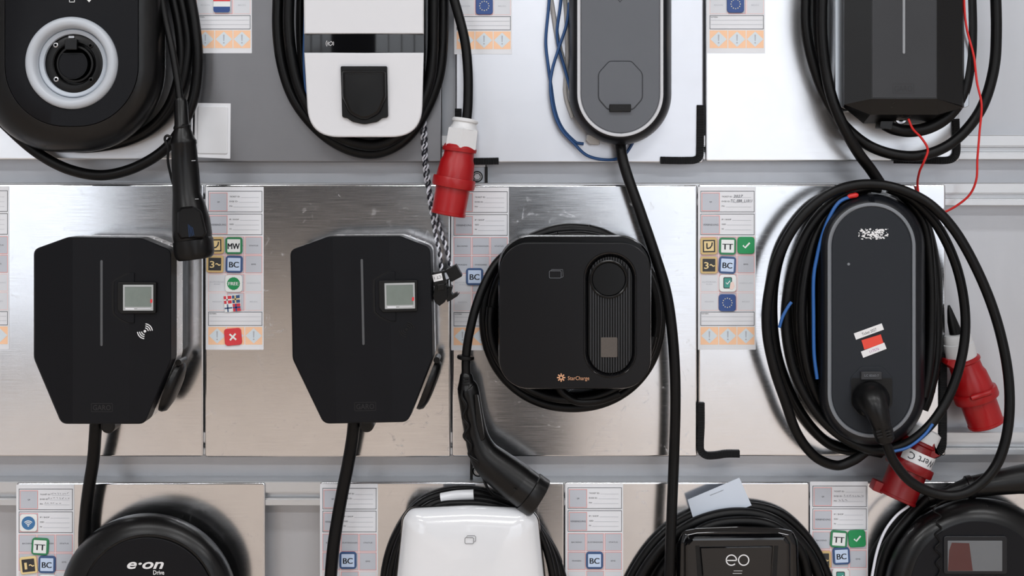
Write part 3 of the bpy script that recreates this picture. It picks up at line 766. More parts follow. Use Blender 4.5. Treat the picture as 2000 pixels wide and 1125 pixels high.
def emboss(par, cx, cy, wd, h, d):
    b = MB(); b.frame(rrect(cx-wd/2, cy-h/2, cx+wd/2, cy+h/2, 2), rrect(cx-wd/2+0.9, cy-h/2+0.9, cx+wd/2-0.9, cy+h/2-0.9, 1.5), d)
    b.text('GARO', cx, cy, d, h=h*0.6, wd=wd*0.84, bold=0.01)
    return b.build('embossed_badge', M['emboss'], par, smooth=False)
emboss(t, 1764.5, 173, 42, 19, 0.1191)
s = MB().lathe(1758, 231, 0.06, [(13, 0.05), (13, 0.064), (11, 0.066), (7, 0.066), (6, 0.06)], 24).build('cable_gland', M['steel'], t)
MB().prism(rpoly([(1720, 236), (1745, 236), (1742, 254), (1718, 250)], 3), 0.045, 0.075, 1).build('strain_relief', M['blacksmooth'], t)

# --- E: two black display chargers
def display_charger(label, icon):
    dF = 0.12
    t = thing('wall_charger', label, 'charger', (200.5, 828, 0), 'wall chargers')
    out = rpoly([(66, 487), (134, 462.5), (276, 464), (335, 488), (335, 702), (283, 828), (120, 828), (66, 700)], [16, 26, 30, 18, 26, 18, 18, 34], 6)
    def df(x, base=dF):
        if x < 142: return base-0.028*(142-x)/76
        if x > 252: return base-0.006*(x-252)/83
        return base
    world = lambda o, i: inset(o, i)
    def straight(o, d, sc=dF): # outline at cover depth pushed straight back
        return [Vector((q.x, -d, q.z)) for q in (P(x, y, sc) for x, y in o)]
    b = MB(); b.rings([straight(inset(out, 7), 0), straight(inset(out, 7), 0.036)]); b.build('back_box', M['blacksmooth'], t)
    b = MB(); b.rings([straight(inset(out, 4), 0.036), straight(inset(out, 1.0), 0.039), straight(inset(out, 0.6), 0.08), straight(inset(out, 3), 0.083)]); b.build('polished_band', M['chrome'], t, sharp=30)
    b = MB(); b.rings([straight(inset(out, 5), 0.083), straight(inset(out, 5), 0.088)]); b.build('shadow_gap', M['deep'], t)
    def fr(o, off): return [P(x, y, df(x)-off) for x, y in o]
    b = MB()
    b.rings([straight(out, 0.084), fr(out, 0.004), fr(inset(out, 0.6), 0.0016), fr(inset(out, 2.2), 0.0)], cap1=False)
    fo = inset(out, 2.2)
    def clip(o, xx, s):
        r = []
        for i in range(len(o)):
            a, c = o[i-1], o[i]; fa, fc = (a[0]-xx)*s, (c[0]-xx)*s
            if fa*fc < 0: k = fa/(fa-fc); r.append((xx, a[1]+(c[1]-a[1])*k))
            if fc >= 0: r.append(c)
        return r
    for o in (clip(fo, 142, -1), clip(clip(fo, 142, 1), 252, -1), clip(fo, 252, 1)):
        b.add(fr(o, 0), [list(range(len(o)))])
    b.build('cover', M['anth'], t, sharp=22)
    e = dF+0.0004
    MB().prism(rrect(195.6, 508, 200.4, 676, 2.3, 4), dF-0.002, dF+0.0008, 0.5).build('light_slit', M['led2'], t)
    # raised ridge around the display
    rd = [(252, 534), (238, 541), (226, 548), (222.5, 556), (222.5, 606), (226, 615), (237, 624), (252, 631)]
    sp = [(p.x, p.y) for p in spline([(x, y, 0) for x, y in rd], 4)]
    pad = sp+[(262, 631), (262, 534)]
    MB().prism(pad, dF-0.004, dF+0.0022, 1.2).build('display_surround', M['anth'], t, sharp=25)
    MB().stroke([(x-1.8 if x < 250 else x, y) for x, y in sp], 3.4, e).build('ridge_line', M['deep'], t, smooth=False)
    fdp = df(268)+0.0032
    s = MB().prism(rpoly([(229, 551), (305, 551.5), (304, 612), (236, 613), (229, 604)], 3), fdp-0.006, fdp+0.003, 1.2).build('display_frame', M['deep'], t)
    g = MB().prism(rrect(240, 556, 299.5, 607, 1), fdp, fdp+0.0036, 0.4).build('display', M['screen'], s)
    MB().frame(rrect(240.5, 556.5, 299, 606.5, 1), rrect(243.5, 560, 296, 599.5, 1), fdp+0.0039).build('display_edge', M['lcdedge'], s, smooth=False)
    b = MB(); b.text('GIDE', 255, 603, fdp+0.0041, h=3.2, wd=14); b.stroke([(268, 603), (294, 602)], 0.8, fdp+0.0041); 
    b = MB().stroke([(245, 603), (262, 603.2)], 2.6, fdp+0.0041).stroke([(268, 603), (294, 602.4)], 0.9, fdp+0.0041); b.build('display_marks', M['paper'], s, smooth=False)
    MB().flat([(293.5, 585), (297.5, 584), (297.5, 591), (293.5, 592)], fdp+0.0041).build('display_spot', M['mred'], s, smooth=False)
    b = MB(); cx, cy = 283, 647; de = df(268)+0.0004
    b.flat(circ(cx, cy, 2.6, 16), de)
    for r in (6.5, 10.5, 14.5):
        b.arc(cx, cy, r, 5, 85, 1.9, de).arc(cx, cy, r, 185, 265, 1.9, de)
    b.build('signal_icon', M[icon], t, smooth=False)
    emboss(t, 199, 796, 42, 17, e)
    # vent slots in the polished band on the upper right slope
    for k in range(3):
        x = 287+15*k; y = 468+6.2*k
        q = [P(x, y, 0.12), P(x+7, y+2.8, 0.12)]
        b = MB(); a0, a1 = [Vector((v.x, 0, v.z)) for v in q]
        b.wbox(a0.x, -0.078, a0.z-0.003, a0.x+0.0022, -0.052, a0.z+0.001); b.build('vent_slot', M['printw'], t, smooth=False)
    # side socket lid on the lower right slope
    def straight_pt(x, y, d): q = P(x, y, 0.12); return Vector((q.x, -d, q.z))
    lid = MB(); c0 = straight_pt(332, 712, 0); c1 = straight_pt(290, 812, 0); ax = (c1-c0); ln = ax.length; ax.normalize(); nx = Vector((-ax.z, 0, ax.x)); nx = nx if nx.x > 0 else -nx
    ringset = []
    for hgt, sc_ in ((0.0, 1.0), (0.006, 1.0), (0.013, 0.9), (0.017, 0.6), (0.018, 0.3)):
        ringset.append([c0+ax*ln*0.5+nx*(0.004+hgt)+ax*(ln*0.5*sc_*cos(2*pi*i/28))+Vector((0, -0.062, 0))+Vector((0, 0.036*sc_*sin(2*pi*i/28), 0)) for i in range(28)])
    lid.rings(ringset); l = lid.build('socket_lid', M['blacksmooth'], t, sharp=50)
    hb = MB(); hp = c0+nx*0.006+Vector((0, -0.062, 0)); hb.sweep([hp+Vector((0, -0.022, 0)), hp+Vector((0, 0.022, 0))], 0.006, 14); hb.build('hinge', M['blacksmooth'], l)
    MB().lathe(216, 829, 0.06, [(14, 0.04), (14, 0.075), (10, 0.076)], 24).build('bottom_gland', M['blacksmooth'], t)
    return t
M['led2'] = mat('led_slit_grey', (78, 80, 83), 0.4, var=0.08)
cE = display_charger('black display charger with white signal icon, left of the middle row', 'printw')
c2 = copy_tree(cE); c2['label'] = 'black display charger with dark signal icon, second in the middle row, slightly tilted'
c2.location = P(709.5, 826, 0.12); c2.location.y = 0
c2.location = Vector((cE.location.x+(716.0-200.5)*0.00095, 0, cE.location.z+0.0012)); c2.rotation_euler = (0, -radians(1.2), 0)
for ch in c2.children:
    if ch.name.startswith('signal_icon'):
        ch.data = ch.data.copy(); ch.data.materials[0] = M['deep']

# --- F: square black charger with ribbed socket groove
t = thing('wall_charger', 'square black charger with ribbed socket panel and copper flower logo', 'charger', (1122, 758, 0), 'wall chargers')
def oF(i, dy=0): return rrect(973+i, 459+i*1.05+dy, 1272-i, 760-i, 62-i*0.3, 10)
MB().loft([(oF(48), 0), (oF(48), 0.05)]).build('back_box', M['blacksmooth'], t)
MB().loft([(oF(6), 0.05), (oF(1), 0.056), (oF(0), 0.07), (oF(0), 0.088)], cap1=False).loft([(oF(0), 0.088), (oF(0.3), 0.094), (oF(2.5), 0.1015), (oF(2.8), 0.104)], cap0=False).build('body', M['semi'], t, sharp=60)
fF = rrect(975.5, 474, 1270.5, 758, 56, 10)
gro = rrect(1140, 492, 1243.5, 738, 51, 14)
def dn(o, k=8):
    r = []
    for i in range(len(o)):
        a = Vector(o[i]); c = Vector(o[(i+1) % len(o)]); m = max(1, int((c-a).length/k))
        r += [tuple(a.lerp(c, j/m)) for j in range(m)]
    return r
def plate_hole(out, hole, d0, d1):
    """plate with a hole of any star-shaped outline"""
    hx = sum(p[0] for p in hole)/len(hole); hy = sum(p[1] for p in hole)/len(hole)
    out = dn(out); h = []
    hd = dn(hole, 2)
    ang = sorted((math.atan2(y-hy, x-hx), x, y) for x, y in hd)
    for x, y in out:
        a = math.atan2(y-hy, x-hx)
        q = min(ang, key=lambda z: abs((z[0]-a+pi) % (2*pi)-pi)); h.append((q[1], q[2]))
    b = MB(); b.loft([(out, d0), (out, d1-0.0012), (inset(out, 0.5), d1-0.0004), (inset(out, 1.8), d1)], cap1=False, cap0=False)
    b.loft([(inset(out, 1.8), d1), (h, d1)], cap0=False, cap1=False); b.loft([(h, d1), (h, d0)], cap0=False, cap1=False)
    return b
plate_hole(fF, gro, 0.1, 0.12).build('front_plate', M['anthf'], t, sharp=30)
MB().loft([(inset(gro, -0.2), 0.1), (inset(gro, -0.2), 0.1203), (inset(gro, 1.2), 0.1212), (inset(gro, 4), 0.1195), (inset(gro, 7), 0.113), (inset(gro, 9.5), 0.1085)], cap1=True).build('groove_rim', M['gloss'], t, sharp=60)
gi = inset(gro, 9.8)
p = MB().loft([(gi, 0.1086), (gi, 0.1094)]).build('ribbed_panel', M['deep'], t)
x = 1152.5
while x < 1231.5:
    rr = 41.5; dx = abs(x+1.2-1191.7); yo = math.sqrt(max(0, rr*rr-dx*dx))
    yt0 = 543-yo; yb0 = 687+yo
    segs = [(yt0, yb0)]
    if dx < 36:
        h = 33*math.sqrt(1-(dx/37)**2); segs = [(yt0, 543-h-1), (543+h+2, yb0)]
    for a, c in segs:
        if c-a > 3: MB().box(x, a, x+2.5, c, 0.109, 0.113, 0, 0.5).build('rib', M['anth2'], p, sharp=60)
    x += 5.0
s = MB().lathe(1189, 545, 0.11, [(38, 0.109), (37.5, 0.1145), (35.5, 0.1155), (33, 0.1145), (31.5, 0.1095)], 48).build('socket_lid', M['semi'], t)
MB().lathe(1189, 545, 0.11, [(31.5, 0.1125), (30, 0.111), (22, 0.1098), (10, 0.1094)], 48).build('lid_hollow', M['semi'], s)
MB().prism(rrect(1173.5, 659, 1206, 698, 2.5, 3), 0.112, 0.1138, 0.5).build('faded_label', M['qr'], t)
b = MB(); cx, cy, e = 1096, 737.5, 0.1204
b.flat([(cx+r*cos(a), cy+r*sin(a)) for k in range(8) for r, a in ((4.6, 2*pi*(k-0.36)/8), (8.2, 2*pi*(k-0.2)/8), (8.2, 2*pi*(k+0.2)/8), (4.6, 2*pi*(k+0.36)/8))], e)
b.text('StarCharge', 1130, 738.5, e, h=7.6, wd=42)
b.build('printed_logo', M['copper'], t, smooth=False)
MB().flat(circ(cx, cy, 2.2, 12), e+0.0003).build('logo_centre', M['anth'], t, smooth=False)
b = MB(); b.stroke(rrect(1073, 529, 1096, 543, 2, 3), 0.7, e, closed=True).stroke([(1076, 528.6), (1077, 526.5), (1099, 526.5), (1100, 540), (1097, 542)], 0.7, e); b.build('card_icon', M['band2'], t, smooth=False)

# --- G: dark oval charger with stickers and plugged-in connector
dG = 0.1
t, st = oval_charger('dark oval charger with worn white sticker, red sticker and plugged connector', 1702.5, 105, 874, 377, (18.5, 27), 'slate', 'band2', dG, (1702, 874, 0))
rs = random.Random(4); b = MB()
for k in range(150):
    x = rs.triangular(1664, 1736, 1712); y = rs.uniform(447, 467)
    if (x < 1676 and rs.random() < 0.6): continue
    s_ = rs.uniform(0.7, 2.6)
    b.flat([(x+s_*rs.uniform(.5, 1.5)*cos(a), y+s_*rs.uniform(.4, 1)*sin(a)) for a in (0, 1.2, 2.4, 3.6, 5)], dG+0.0002+k*1e-6)
b.build('torn_sticker', M['printw'], t, smooth=False)['label'] = 'torn white remains of a sticker'
MB().lathe(1657.5, 516, dG, [(2.8, dG-0.001), (2.8, dG+0.0002), (2, dG+0.0006)], 16).build('sensor_dot', M['band2'], t)
ll = MB().flat(rot2([(1668, 641), (1726, 641), (1726, 654), (1668, 654)], 1697, 647.5, 20), dG+0.0004).build('name_label', M['sticker'], t, smooth=False)
MB().text('Ticket 2027', 1697.5, 648, dG+0.0006, h=5.6, wd=30, rot=20).build('lettering', M['ink'], ll, smooth=False)
MB().prism(rot2([(1684.5, 658.5), (1724, 658.5), (1724, 677.5), (1684.5, 677.5)], 1704, 668, 17), dG, dG+0.0008).build('red_sticker', M['stickred'], t, smooth=False)
ll = MB().flat(rot2([(1682, 677.5), (1731, 677.5), (1731, 690.5), (1682, 690.5)], 1706.5, 684, 21), dG+0.0012).build('number_label', M['sticker'], t, smooth=False)
MB().text('117576', 1707.5, 684, dG+0.0014, h=5.4, wd=19, rot=21).build('lettering', M['magenta'], ll, smooth=False)
sg = rpoly([(1682, 716), (1724, 716), (1744, 738), (1744, 790), (1726, 814), (1680, 814), (1661, 790), (1661, 738)], [14, 14, 20, 20, 16, 16, 20, 20], 6)
s = MB().prism(sg, dG-0.004, dG+0.0016, 1.2).build('socket_frame', M['slate'], t)
hole = [(x, max(y, 738.5)) for x, y in inset(sg, 1.5)]
MB().flat(hole, dG+0.002).build('socket_well', M['deep'], s, smooth=False)
la = MB().prism(rrect(1682, 726, 1722.5, 742, 1.5, 3), dG, dG+0.0075, 1.2).build('latch', M['anth2'], s)
MB().text('LC 8560-7', 1702.5, 733.5, dG+0.0079, h=4.4, wd=28).build('embossed_code', M['band2'], la, smooth=False)

# --- H: round black charger with slanted white lettering
t = thing('wall_charger', 'round black charger with slanted white lettering, bottom left', 'charger', (290, 1340, 0), 'wall chargers')
def oH(r, d, cx=290, cy=1176): return (circ(cx, cy, r, 72), d)
MB().loft([oH(140, 0), oH(140, 0.03)]).build('back_box', M['blacksmooth'], t)
MB().loft([oH(168, 0.03), oH(173, 0.036), oH(174, 0.05), oH(172, 0.066), oH(166, 0.081), oH(157, 0.092), oH(146, 0.099), oH(136, 0.103), oH(132.5, 0.104), oH(132, 0.1)]).build('body', M['black'], t, sharp=50)
MB().loft([oH(131, 0.099, 288, 1181), oH(131, 0.1035, 288, 1181), oH(129.5, 0.1045, 288, 1181)]).build('front_plate', M['anth'], t, sharp=40)
MB().text('e\u00b7on', 284, 1101, 0.105, h=19, wd=72, shear=0.28, bold=0.022, res=4).text('Drive', 310, 1118, 0.105, h=8.6, wd=21.5, bold=0.015).build('printed_name', M['printw'], t, smooth=False)

# --- I: pearl white charger
t = thing('wall_charger', 'pearl white charger with rounded shoulders and card symbol, bottom row', 'charger', (918, 1320, 0), 'wall chargers')
oI0 = rpoly([(762, 1345), (768, 1180), (786, 1012), (800, 991), (918, 985), (1036, 991), (1052, 1012), (1070, 1180), (1076, 1345)], [30, 200, 26, 34, 300, 34, 26, 200, 30], 10)
oI = lambda i: [(918+(x-918)*(1-i/152), 1165+(y-1165)*(1-i/178)) for x, y in oI0]
MB().loft([(oI(34), 0), (oI(34), 0.034)]).build('back_box', M['blacksmooth'], t)
MB().loft([(oI(4), 0.034), (oI(0), 0.04), (oI(-1), 0.06), (oI(0), 0.066)]).build('edge_trim', M['gloss'], t, sharp=50)
MB().loft([(oI(2), 0.064), (oI(1.5), 0.071), (oI(3), 0.079), (oI(7), 0.087), (oI(14), 0.0945), (oI(26), 0.1015), (oI(45), 0.107), (oI(75), 0.1105), (oI(105), 0.112)]).build('cover', M['pearl'], t, sharp=60)
b = MB(); e = 0.113
b.stroke(rrect(908, 1050, 925, 1062, 2.5, 3), 0.9, e, closed=True).stroke([(911.5, 1049), (912.5, 1046.5), (927.5, 1046.5), (929, 1048.5), (929, 1057), (926.5, 1058.5)], 0.9, e)
b.build('card_icon', M['ink'], t, smooth=False)

# --- J: glossy black charger
t = thing('wall_charger', 'glossy black charger with two round white letters, bottom row', 'charger', (1440, 1330, 0), 'wall chargers')
oJ0 = rpoly([(1316, 1350), (1322, 1058), (1334, 1036), (1360, 1030), (1440, 1027), (1522, 1030), (1548, 1036), (1559, 1058), (1566, 1350)], [10, 60, 16, 14, 200, 14, 16, 60, 10], 6)
oJ = lambda i: inset(oJ0, i)
MB().loft([(oJ(20), 0), (oJ(20), 0.03)]).build('back_box', M['blacksmooth'], t)
MB().loft([(oJ(6), 0.03), (oJ(0), 0.036), (oJ(0), 0.075), (oJ(2), 0.081), (oJ(9), 0.085), (oJ(12), 0.086)]).build('body', M['gloss'], t, sharp=40)
pj = rpoly([(1337, 1350), (1337, 1062), (1350, 1048), (1535, 1046), (1544, 1060), (1546, 1350)], [5, 14, 16, 14, 14, 5], 5)
MB().loft([(pj, 0.084), (inset(pj, 1), 0.095), (inset(pj, 4), 0.098), (inset(pj, 8), 0.0988)]).build('front_shell', M['gloss'], t, sharp=40)
pk = [(1366, 1068), (1510, 1066), (1492, 1350), (1392, 1350)]
MB().loft([(pk, 0.0985), (inset(pk, 1.2), 0.1015), (inset(pk, 3), 0.102)]).build('centre_panel', M['gloss'], t, sharp=40)
for q in ([(1358, 1066), (1366, 1066), (1392, 1350), (1378, 1350)], [(1512, 1066), (1520, 1066), (1506, 1350), (1494, 1350)]):
    MB().prism(q, 0.098, 0.0994, 0).build('groove', M['deep'], t)
b = MB(); e = 0.1032
b.arc(1428.5, 1094, 10, 0, 315, 2.2, e, n=30).stroke([(1418.5, 1094.6), (1438.5, 1094.6)], 2.2, e)
b.stroke(circ(1452.5, 1094, 10, 36), 2.2, e, closed=True)
b.stroke([(1433, 1115), (1450, 1115)], 0.8, e).stroke([(1431, 1120), (1449, 1120)], 0.8, e)
b.build('printed_name', M['printw'], t, smooth=False)

# --- K: round black charger with a screen
t = thing('wall_charger', 'round black charger with a small screen, bottom right corner', 'charger', (1910, 1330, 0), 'wall chargers')
def oK(r, d, cx=1910, cy=1157): return (circ(cx, cy, r, 72), d)
MB().loft([oK(150, 0), oK(150, 0.03)]).build('back_box', M['blacksmooth'], t)
MB().loft([oK(178, 0.03), oK(184, 0.036), oK(185, 0.05), oK(183, 0.066), oK(176, 0.081), oK(166, 0.092), oK(154, 0.099), oK(142, 0.103), oK(134.5, 0.104), oK(134, 0.1)]).build('body', M['black'], t, sharp=50)
MB().loft([oK(133, 0.099, 1910, 1150), oK(133, 0.1035, 1910, 1150), oK(131.5, 0.1045, 1910, 1150)]).build('front_plate', M['anth'], t, sharp=40)
s = MB().prism(rrect(1843, 1047, 1968, 1122, 6, 4), 0.104, 0.1075, 1.5).build('screen_frame', M['rim'], t)
MB().prism(rrect(1851, 1056, 1957.5, 1115.5, 1, 2), 0.107, 0.1083).build('screen', M['screenk'], s)
MB().flat([(1859, 1060), (1893, 1061), (1900, 1115), (1851.5, 1115), (1854, 1075)], 0.1086).build('painted_reflection', M['screenrefl'], s, smooth=False)  # reflection of something red, put into the screen colour
# ------------------------------------------------------------------ cables, plugs and small things
def cable(label, at, cat='cable', name='charging_cable', group='black cables'): return thing(name, label, cat, at, group)
def cords(t, lst, m='cable', n=14, name='cord'):
    for pts, r in lst: MB().cord(pts, r, n).build(name, M[m], t, sharp=70)

# A: coil and hanging plug of the ring charger
t = cable('black cable looped around the large ring charger, ending in a hanging plug', (330, 340, 0))
cords(t, [([(345, -40, .022), (362, 40, .022), (367, 100, .022), (352, 175, .022), (315, 235, .022), (255, 272, .02), (170, 288, .018), (100, 280, .018)], 11),
          ([(365, -40, .03), (381, 50, .03), (386, 125, .03), (374, 205, .03), (335, 278, .03), (275, 322, .03), (205, 342, .03), (138, 332, .03), (78, 302, .03), (25, 258, .03), (-25, 205, .03), (-60, 140, .03)], 10.5),
          ([(330, -40, .026), (350, 60, .026), (352, 130, .026), (330, 205, .026), (285, 255, .024), (220, 280, .02), (150, 285, .02)], 9),
          ([(310, -40, .075), (322, 30, .08), (337, 100, .09), (347, 160, .098), (352, 200, .105)], 7)])
pg = MB().cone([(352, 195, .105, 11.5), (353, 199, .106, 13), (355, 244, .108, 14), (355.5, 247, .108, 17), (356, 250, .108, 17), (356.5, 252, .108, 16), (357.5, 272, .109, 23), (358.5, 277, .109, 25), (359, 281, .109, 25), (359.2, 284, .109, 24), (362, 330, .11, 26), (365, 380, .112, 27.5), (368.5, 402, .114, 32), (373, 430, .116, 36.5), (375.5, 458, .117, 38), (376, 466, .117, 37), (376.4, 468, .117, 36.5), (377, 470, .117, 39), (379.5, 494, .118, 38.5), (380.5, 502, .118, 36), (381, 506, .118, 31)], 30).build('plug', M['grip'], t, sharp=40)
pad = rpoly([(346, 415), (352, 404), (378, 402), (394, 412), (404, 455), (398, 466), (352, 468), (346, 456)], [10, 10, 14, 14, 10, 6, 6, 10])
b = MB(); b.loft([(pad, .136), (inset(pad, 1), .1515), (inset(pad, 5), .1548)]); b.build('thumb_pad', M['blacksmooth'], pg, sharp=50)
b = MB()
for i in range(4): b.stroke([(370+i*3, 463-i*1), (367.5+i*2.7, 438+i*2)], 0.6, .1556)
b.build('small_print', M['bluewire'], pg, smooth=False)
MB().stroke([(374, 314), (382, 313.6)], 1.0, .1385).stroke([(381, 388.8), (388, 388.6)], 1, .1418).build('seam_marks', M['band'], pg, smooth=False)
MB().cord([(335, 268, .1), (326, 265, .1), (322, 272, .1), (328, 290, .1), (328, 315, .098), (333, 340, .098), (338, 360, .1)], 2.6, 8).build('cap_tether', M['cable'], pg)

# B: coil with the red five-pole plug
t = cable('thick black cable coiled around the white flap charger, ending in red plug', (700, 312, 0))
cords(t, [([(545, -40, .023), (543, 60, .023), (555, 140, .023), (582, 205, .023), (632, 262, .023), (690, 294, .023), (745, 296, .023), (800, 262, .023), (842, 190, .023), (862, 110, .023), (866, -40, .023)], 11.5),
          ([(566, -40, .046), (564, 60, .046), (578, 150, .046), (605, 212, .046), (648, 258, .046), (700, 281, .046), (750, 280, .046), (800, 244, .046), (832, 180, .046), (845, 110, .046), (847, -40, .046)], 11),
          ([(588, -40, .012), (586, 60, .012), (592, 140, .012), (606, 190, .012), (640, 235, .012)], 8),
          ([(872, -50, .04), (893, 20, .045), (908, 80, .05), (914, 140, .055), (914, 200, .058), (911, 240, .06)], 9.5)])
def cee(t, p0, p1, L_, R, label=None, ring=0.5, m='red'):
    """five-pole plug: neck, body, ring and nose along an axis; R = ring radius"""
    x0, y0, d0 = p0; x1, y1, d1 = p1
    at = lambda f: (x0+(x1-x0)*f, y0+(y1-y0)*f, d0+(d1-d0)*f)
    pl = MB().turn(p0, p1, [(0, .70*R), (0.02, .76*R), (.05, .76*R), (.07, .70*R), (.18, .71*R), (.24, .80*R), (.42, .86*R), (ring, .87*R), (ring+.005, .98*R), (ring+.03, R), (ring+.12, R), (ring+.145, .97*R), (ring+.15, .80*R), (.95, .79*R), (.955, .82*R), (.99, .81*R), (1, .78*R)], 40).build('plug_body', M[m], t, sharp=35)
    return pl, at
p0, p1 = (899.5, 284, .062), (875, 420, .062)
pl, at = cee(t, p0, p1, 0, 42, ring=0.46)
g = MB().turn((909, 232, .06), (900, 292, .062), [(0, 15), (0, 24), (.04, 26), (.1, 26), (.14, 23), (.22, 24), (.33, 28), (.36, 29)], 36).build('cable_gland', M['gland'], t, sharp=35)
MB().turn((905.5, 250, .061), (900, 291, .062), [(0, 26), (.04, 30), (.08, 32.5), (.9, 33.5), (.97, 33.5), (1, 31)], 6).build('hex_nut', M['gland'], g, sharp=25)
MB().turn((898, 288, .062), (897, 296, .062), [(0, 33), (.2, 34), (1, 33)], 36).build('neck_rim', M['red'], pl)

# blue line beside the white charger
t = thing('blue_wire', 'thin blue wire along the left edge of the white flap charger', 'wire', (596, 185, 0))
cords(t, [([(598, -30, .05), (595, 60, .05), (594, 120, .05), (597, 170, .05), (604, 196, .05)], 3)], 'bluewire', 8)

# twisted sensor wires with two clamps
def twist(b, path, a, pitch, ph, r, mi):
    sp = [P(*q) for q in spline(path, 40)]; out = []; s = 0
    for i, p in enumerate(sp):
        t_ = (sp[min(i+1, len(sp)-1)]-sp[max(i-1, 0)]).normalized(); u = Vector((0, -1, 0)); v = t_.cross(u).normalized()
        if i: s += (sp[i]-sp[i-1]).length
        f = s/pitch*2*pi+ph; out.append(p+(u*cos(f)+v*sin(f))*a)
    b.sweep(out, r, 6, mi)
t = thing('sensor_wires', 'two twisted pairs of black and white sensor wires with clamps', 'wire', (838, 300, .02))
for nm, path, ph in (('twisted_pair', [(829, 235, .005), (831, 275, .005), (832, 310, .006), (837, 350, .008), (838, 385, .015), (845, 425, .03), (852, 465, .06), (859, 495, .075), (862, 528, .08)], 0),
                     ('twisted_pair', [(824, 238, .005), (826, 280, .005), (829, 320, .006), (833, 355, .008), (842, 385, .014), (850, 415, .025), (862, 455, .05), (872, 485, .065), (880, 520, .07)], 1.7)):
    b = MB(); twist(b, path, 0.0026, 0.021, ph, 0.0018, 0); twist(b, path, 0.0026, 0.021, ph+pi, 0.0018, 1)
    b.build(nm, [M['bwire'], M['whitewire']], t)
c = MB().prism(rot2(rrect(845, 531, 869, 557, 1.5, 3), 857, 544, 12), .07, .1, 1).build('sensor_clamp', M['black'], t)
MB().flat(rot2([(845.5, 535), (864, 535), (864, 549), (845.5, 549)], 855, 542, 12), .1006).build('clamp_label', M['sticker'], c, smooth=False)
MB().text('CT 1', 855, 542, .101, h=5.5, wd=14, rot=192).build('lettering', M['ink'], c, smooth=False)
MB().prism(rpoly([(849, 559), (872, 556), (874, 580), (869, 590), (858, 598), (849, 590), (845, 578)], 2), .072, .1, 1).build('clamp_jaw', M['blacksmooth'], c)
MB().prism(rpoly([(853, 556), (868, 554), (868, 566), (854, 568)], 1), .075, .103, 1).build('clamp_latch', M['black'], c)
c = MB().prism(rot2(rrect(874, 521, 898, 547, 1.5, 3), 886, 534, 28), .05, .082, 1).build('sensor_clamp', M['black'], t)
MB().prism(rot2(rrect(869, 529, 879, 547, 1, 2), 874, 538, 20), .05, .08, .8).build('clamp_hinge', M['black'], c)
MB().flat(rot2([(869, 532), (877, 532), (877, 545), (869, 545)], 873, 538, 20), .0806).build('clamp_label', M['tile'], c, smooth=False)
jaw = [(871, 566), (880, 558), (884, 561), (882, 568), (881, 572), (884, 576), (888, 574), (892, 572), (893, 575), (897, 574), (893, 579), (888, 582), (882, 586), (874, 590), (871, 583)]
MB().prism(jaw, .055, .085, .6).build('clamp_jaw', M['black'], c)

# C: long hanging cord and thin wires of the grey oval charger
t = cable('long black cord hanging from the grey oval charger past the square charger', (1213, 283, .03))
cords(t, [([(1211, 262, .04), (1214, 300, .05), (1226, 345, .06), (1251, 415, .072), (1280, 500, .08), (1301, 570, .084), (1312, 640, .085), (1318, 720, .085), (1319, 800, .082), (1316, 900, .078), (1312, 1000, .085), (1309, 1080, .09), (1306, 1180, .09)], 10.6)])
t = thing('blue_wires', 'loose blue wires looping left and below the grey oval charger', 'wire', (1150, 312, 0))
cords(t, [([(1076, -40, .02), (1071, 20, .02), (1066, 80, .02), (1071, 130, .02), (1076, 165, .02), (1084, 215, .02), (1098, 250, .02), (1122, 276, .02), (1132, 280, .02), (1140, 281, .02)], 3),
          ([(1100, -40, .02), (1094, 15, .02), (1088, 60, .02), (1092, 95, .02), (1102, 130, .02), (1110, 160, .02), (1116, 185, .02)], 3),
          ([(1112, 5, .032), (1106, 50, .032), (1092, 92, .032), (1079, 135, .032), (1075, 170, .032), (1081, 215, .03), (1096, 252, .03), (1121, 280, .03), (1144, 302, .025), (1172, 311, .02), (1202, 311, .015), (1222, 300, .015), (1236, 279, .015)], 3)], 'bluewire', 8)
t = thing('grey_wire', 'flat grey wire and clear connector tucked behind the grey oval charger', 'wire', (1160, 280, 0))
cords(t, [([(1070, -40, .007), (1080, 20, .007), (1088, 70, .007), (1098, 110, .007), (1108, 150, .007), (1116, 190, .007)], 4.5), ([(1100, -40, .006), (1106, 30, .006), (1108, 110, .006), (1104, 180, .006), (1118, 230, .006)], 4)], 'greywire', 8)
MB().prism(rpoly([(1148, 262), (1170, 268), (1172, 283), (1152, 282), (1145, 274)], 3), 0.0, .022, 1.5).build('connector', M['greywire'], t)

# D: loops around the red-wire charger
t = cable('thick black cable looped around the aluminium sided charger, upper right', (1720, 330, 0))
cords(t, [([(1608, -50, .07), (1605, 20, .07), (1606, 80, .07), (1613, 140, .07), (1626, 195, .075), (1648, 248, .075), (1676, 298, .065), (1700, 330, .05), (1720, 360, .042)], 11),
          ([(1577, -50, .045), (1573, 20, .045), (1576, 70, .045), (1590, 130, .045), (1614, 192, .045), (1650, 246, .045), (1700, 286, .045), (1760, 304, .045), (1815, 300, .045), (1868, 272, .045), (1915, 215, .045), (1940, 140, .045), (1946, 60, .045), (1943, -50, .045)], 10.5),
          ([(1596, -50, .014), (1594, 30, .014), (1600, 110, .014), (1614, 180, .014), (1650, 250, .014)], 8),
          ([(1728, 243, .062), (1748, 252, .062), (1778, 256, .062), (1815, 249, .062), (1850, 228, .064), (1878, 190, .066), (1892, 130, .066), (1896, 60, .066), (1893, -50, .066)], 12)])
t = thing('red_wire', 'thin red wire hanging in a loop beside the upper right charger', 'wire', (1910, 300, 0))
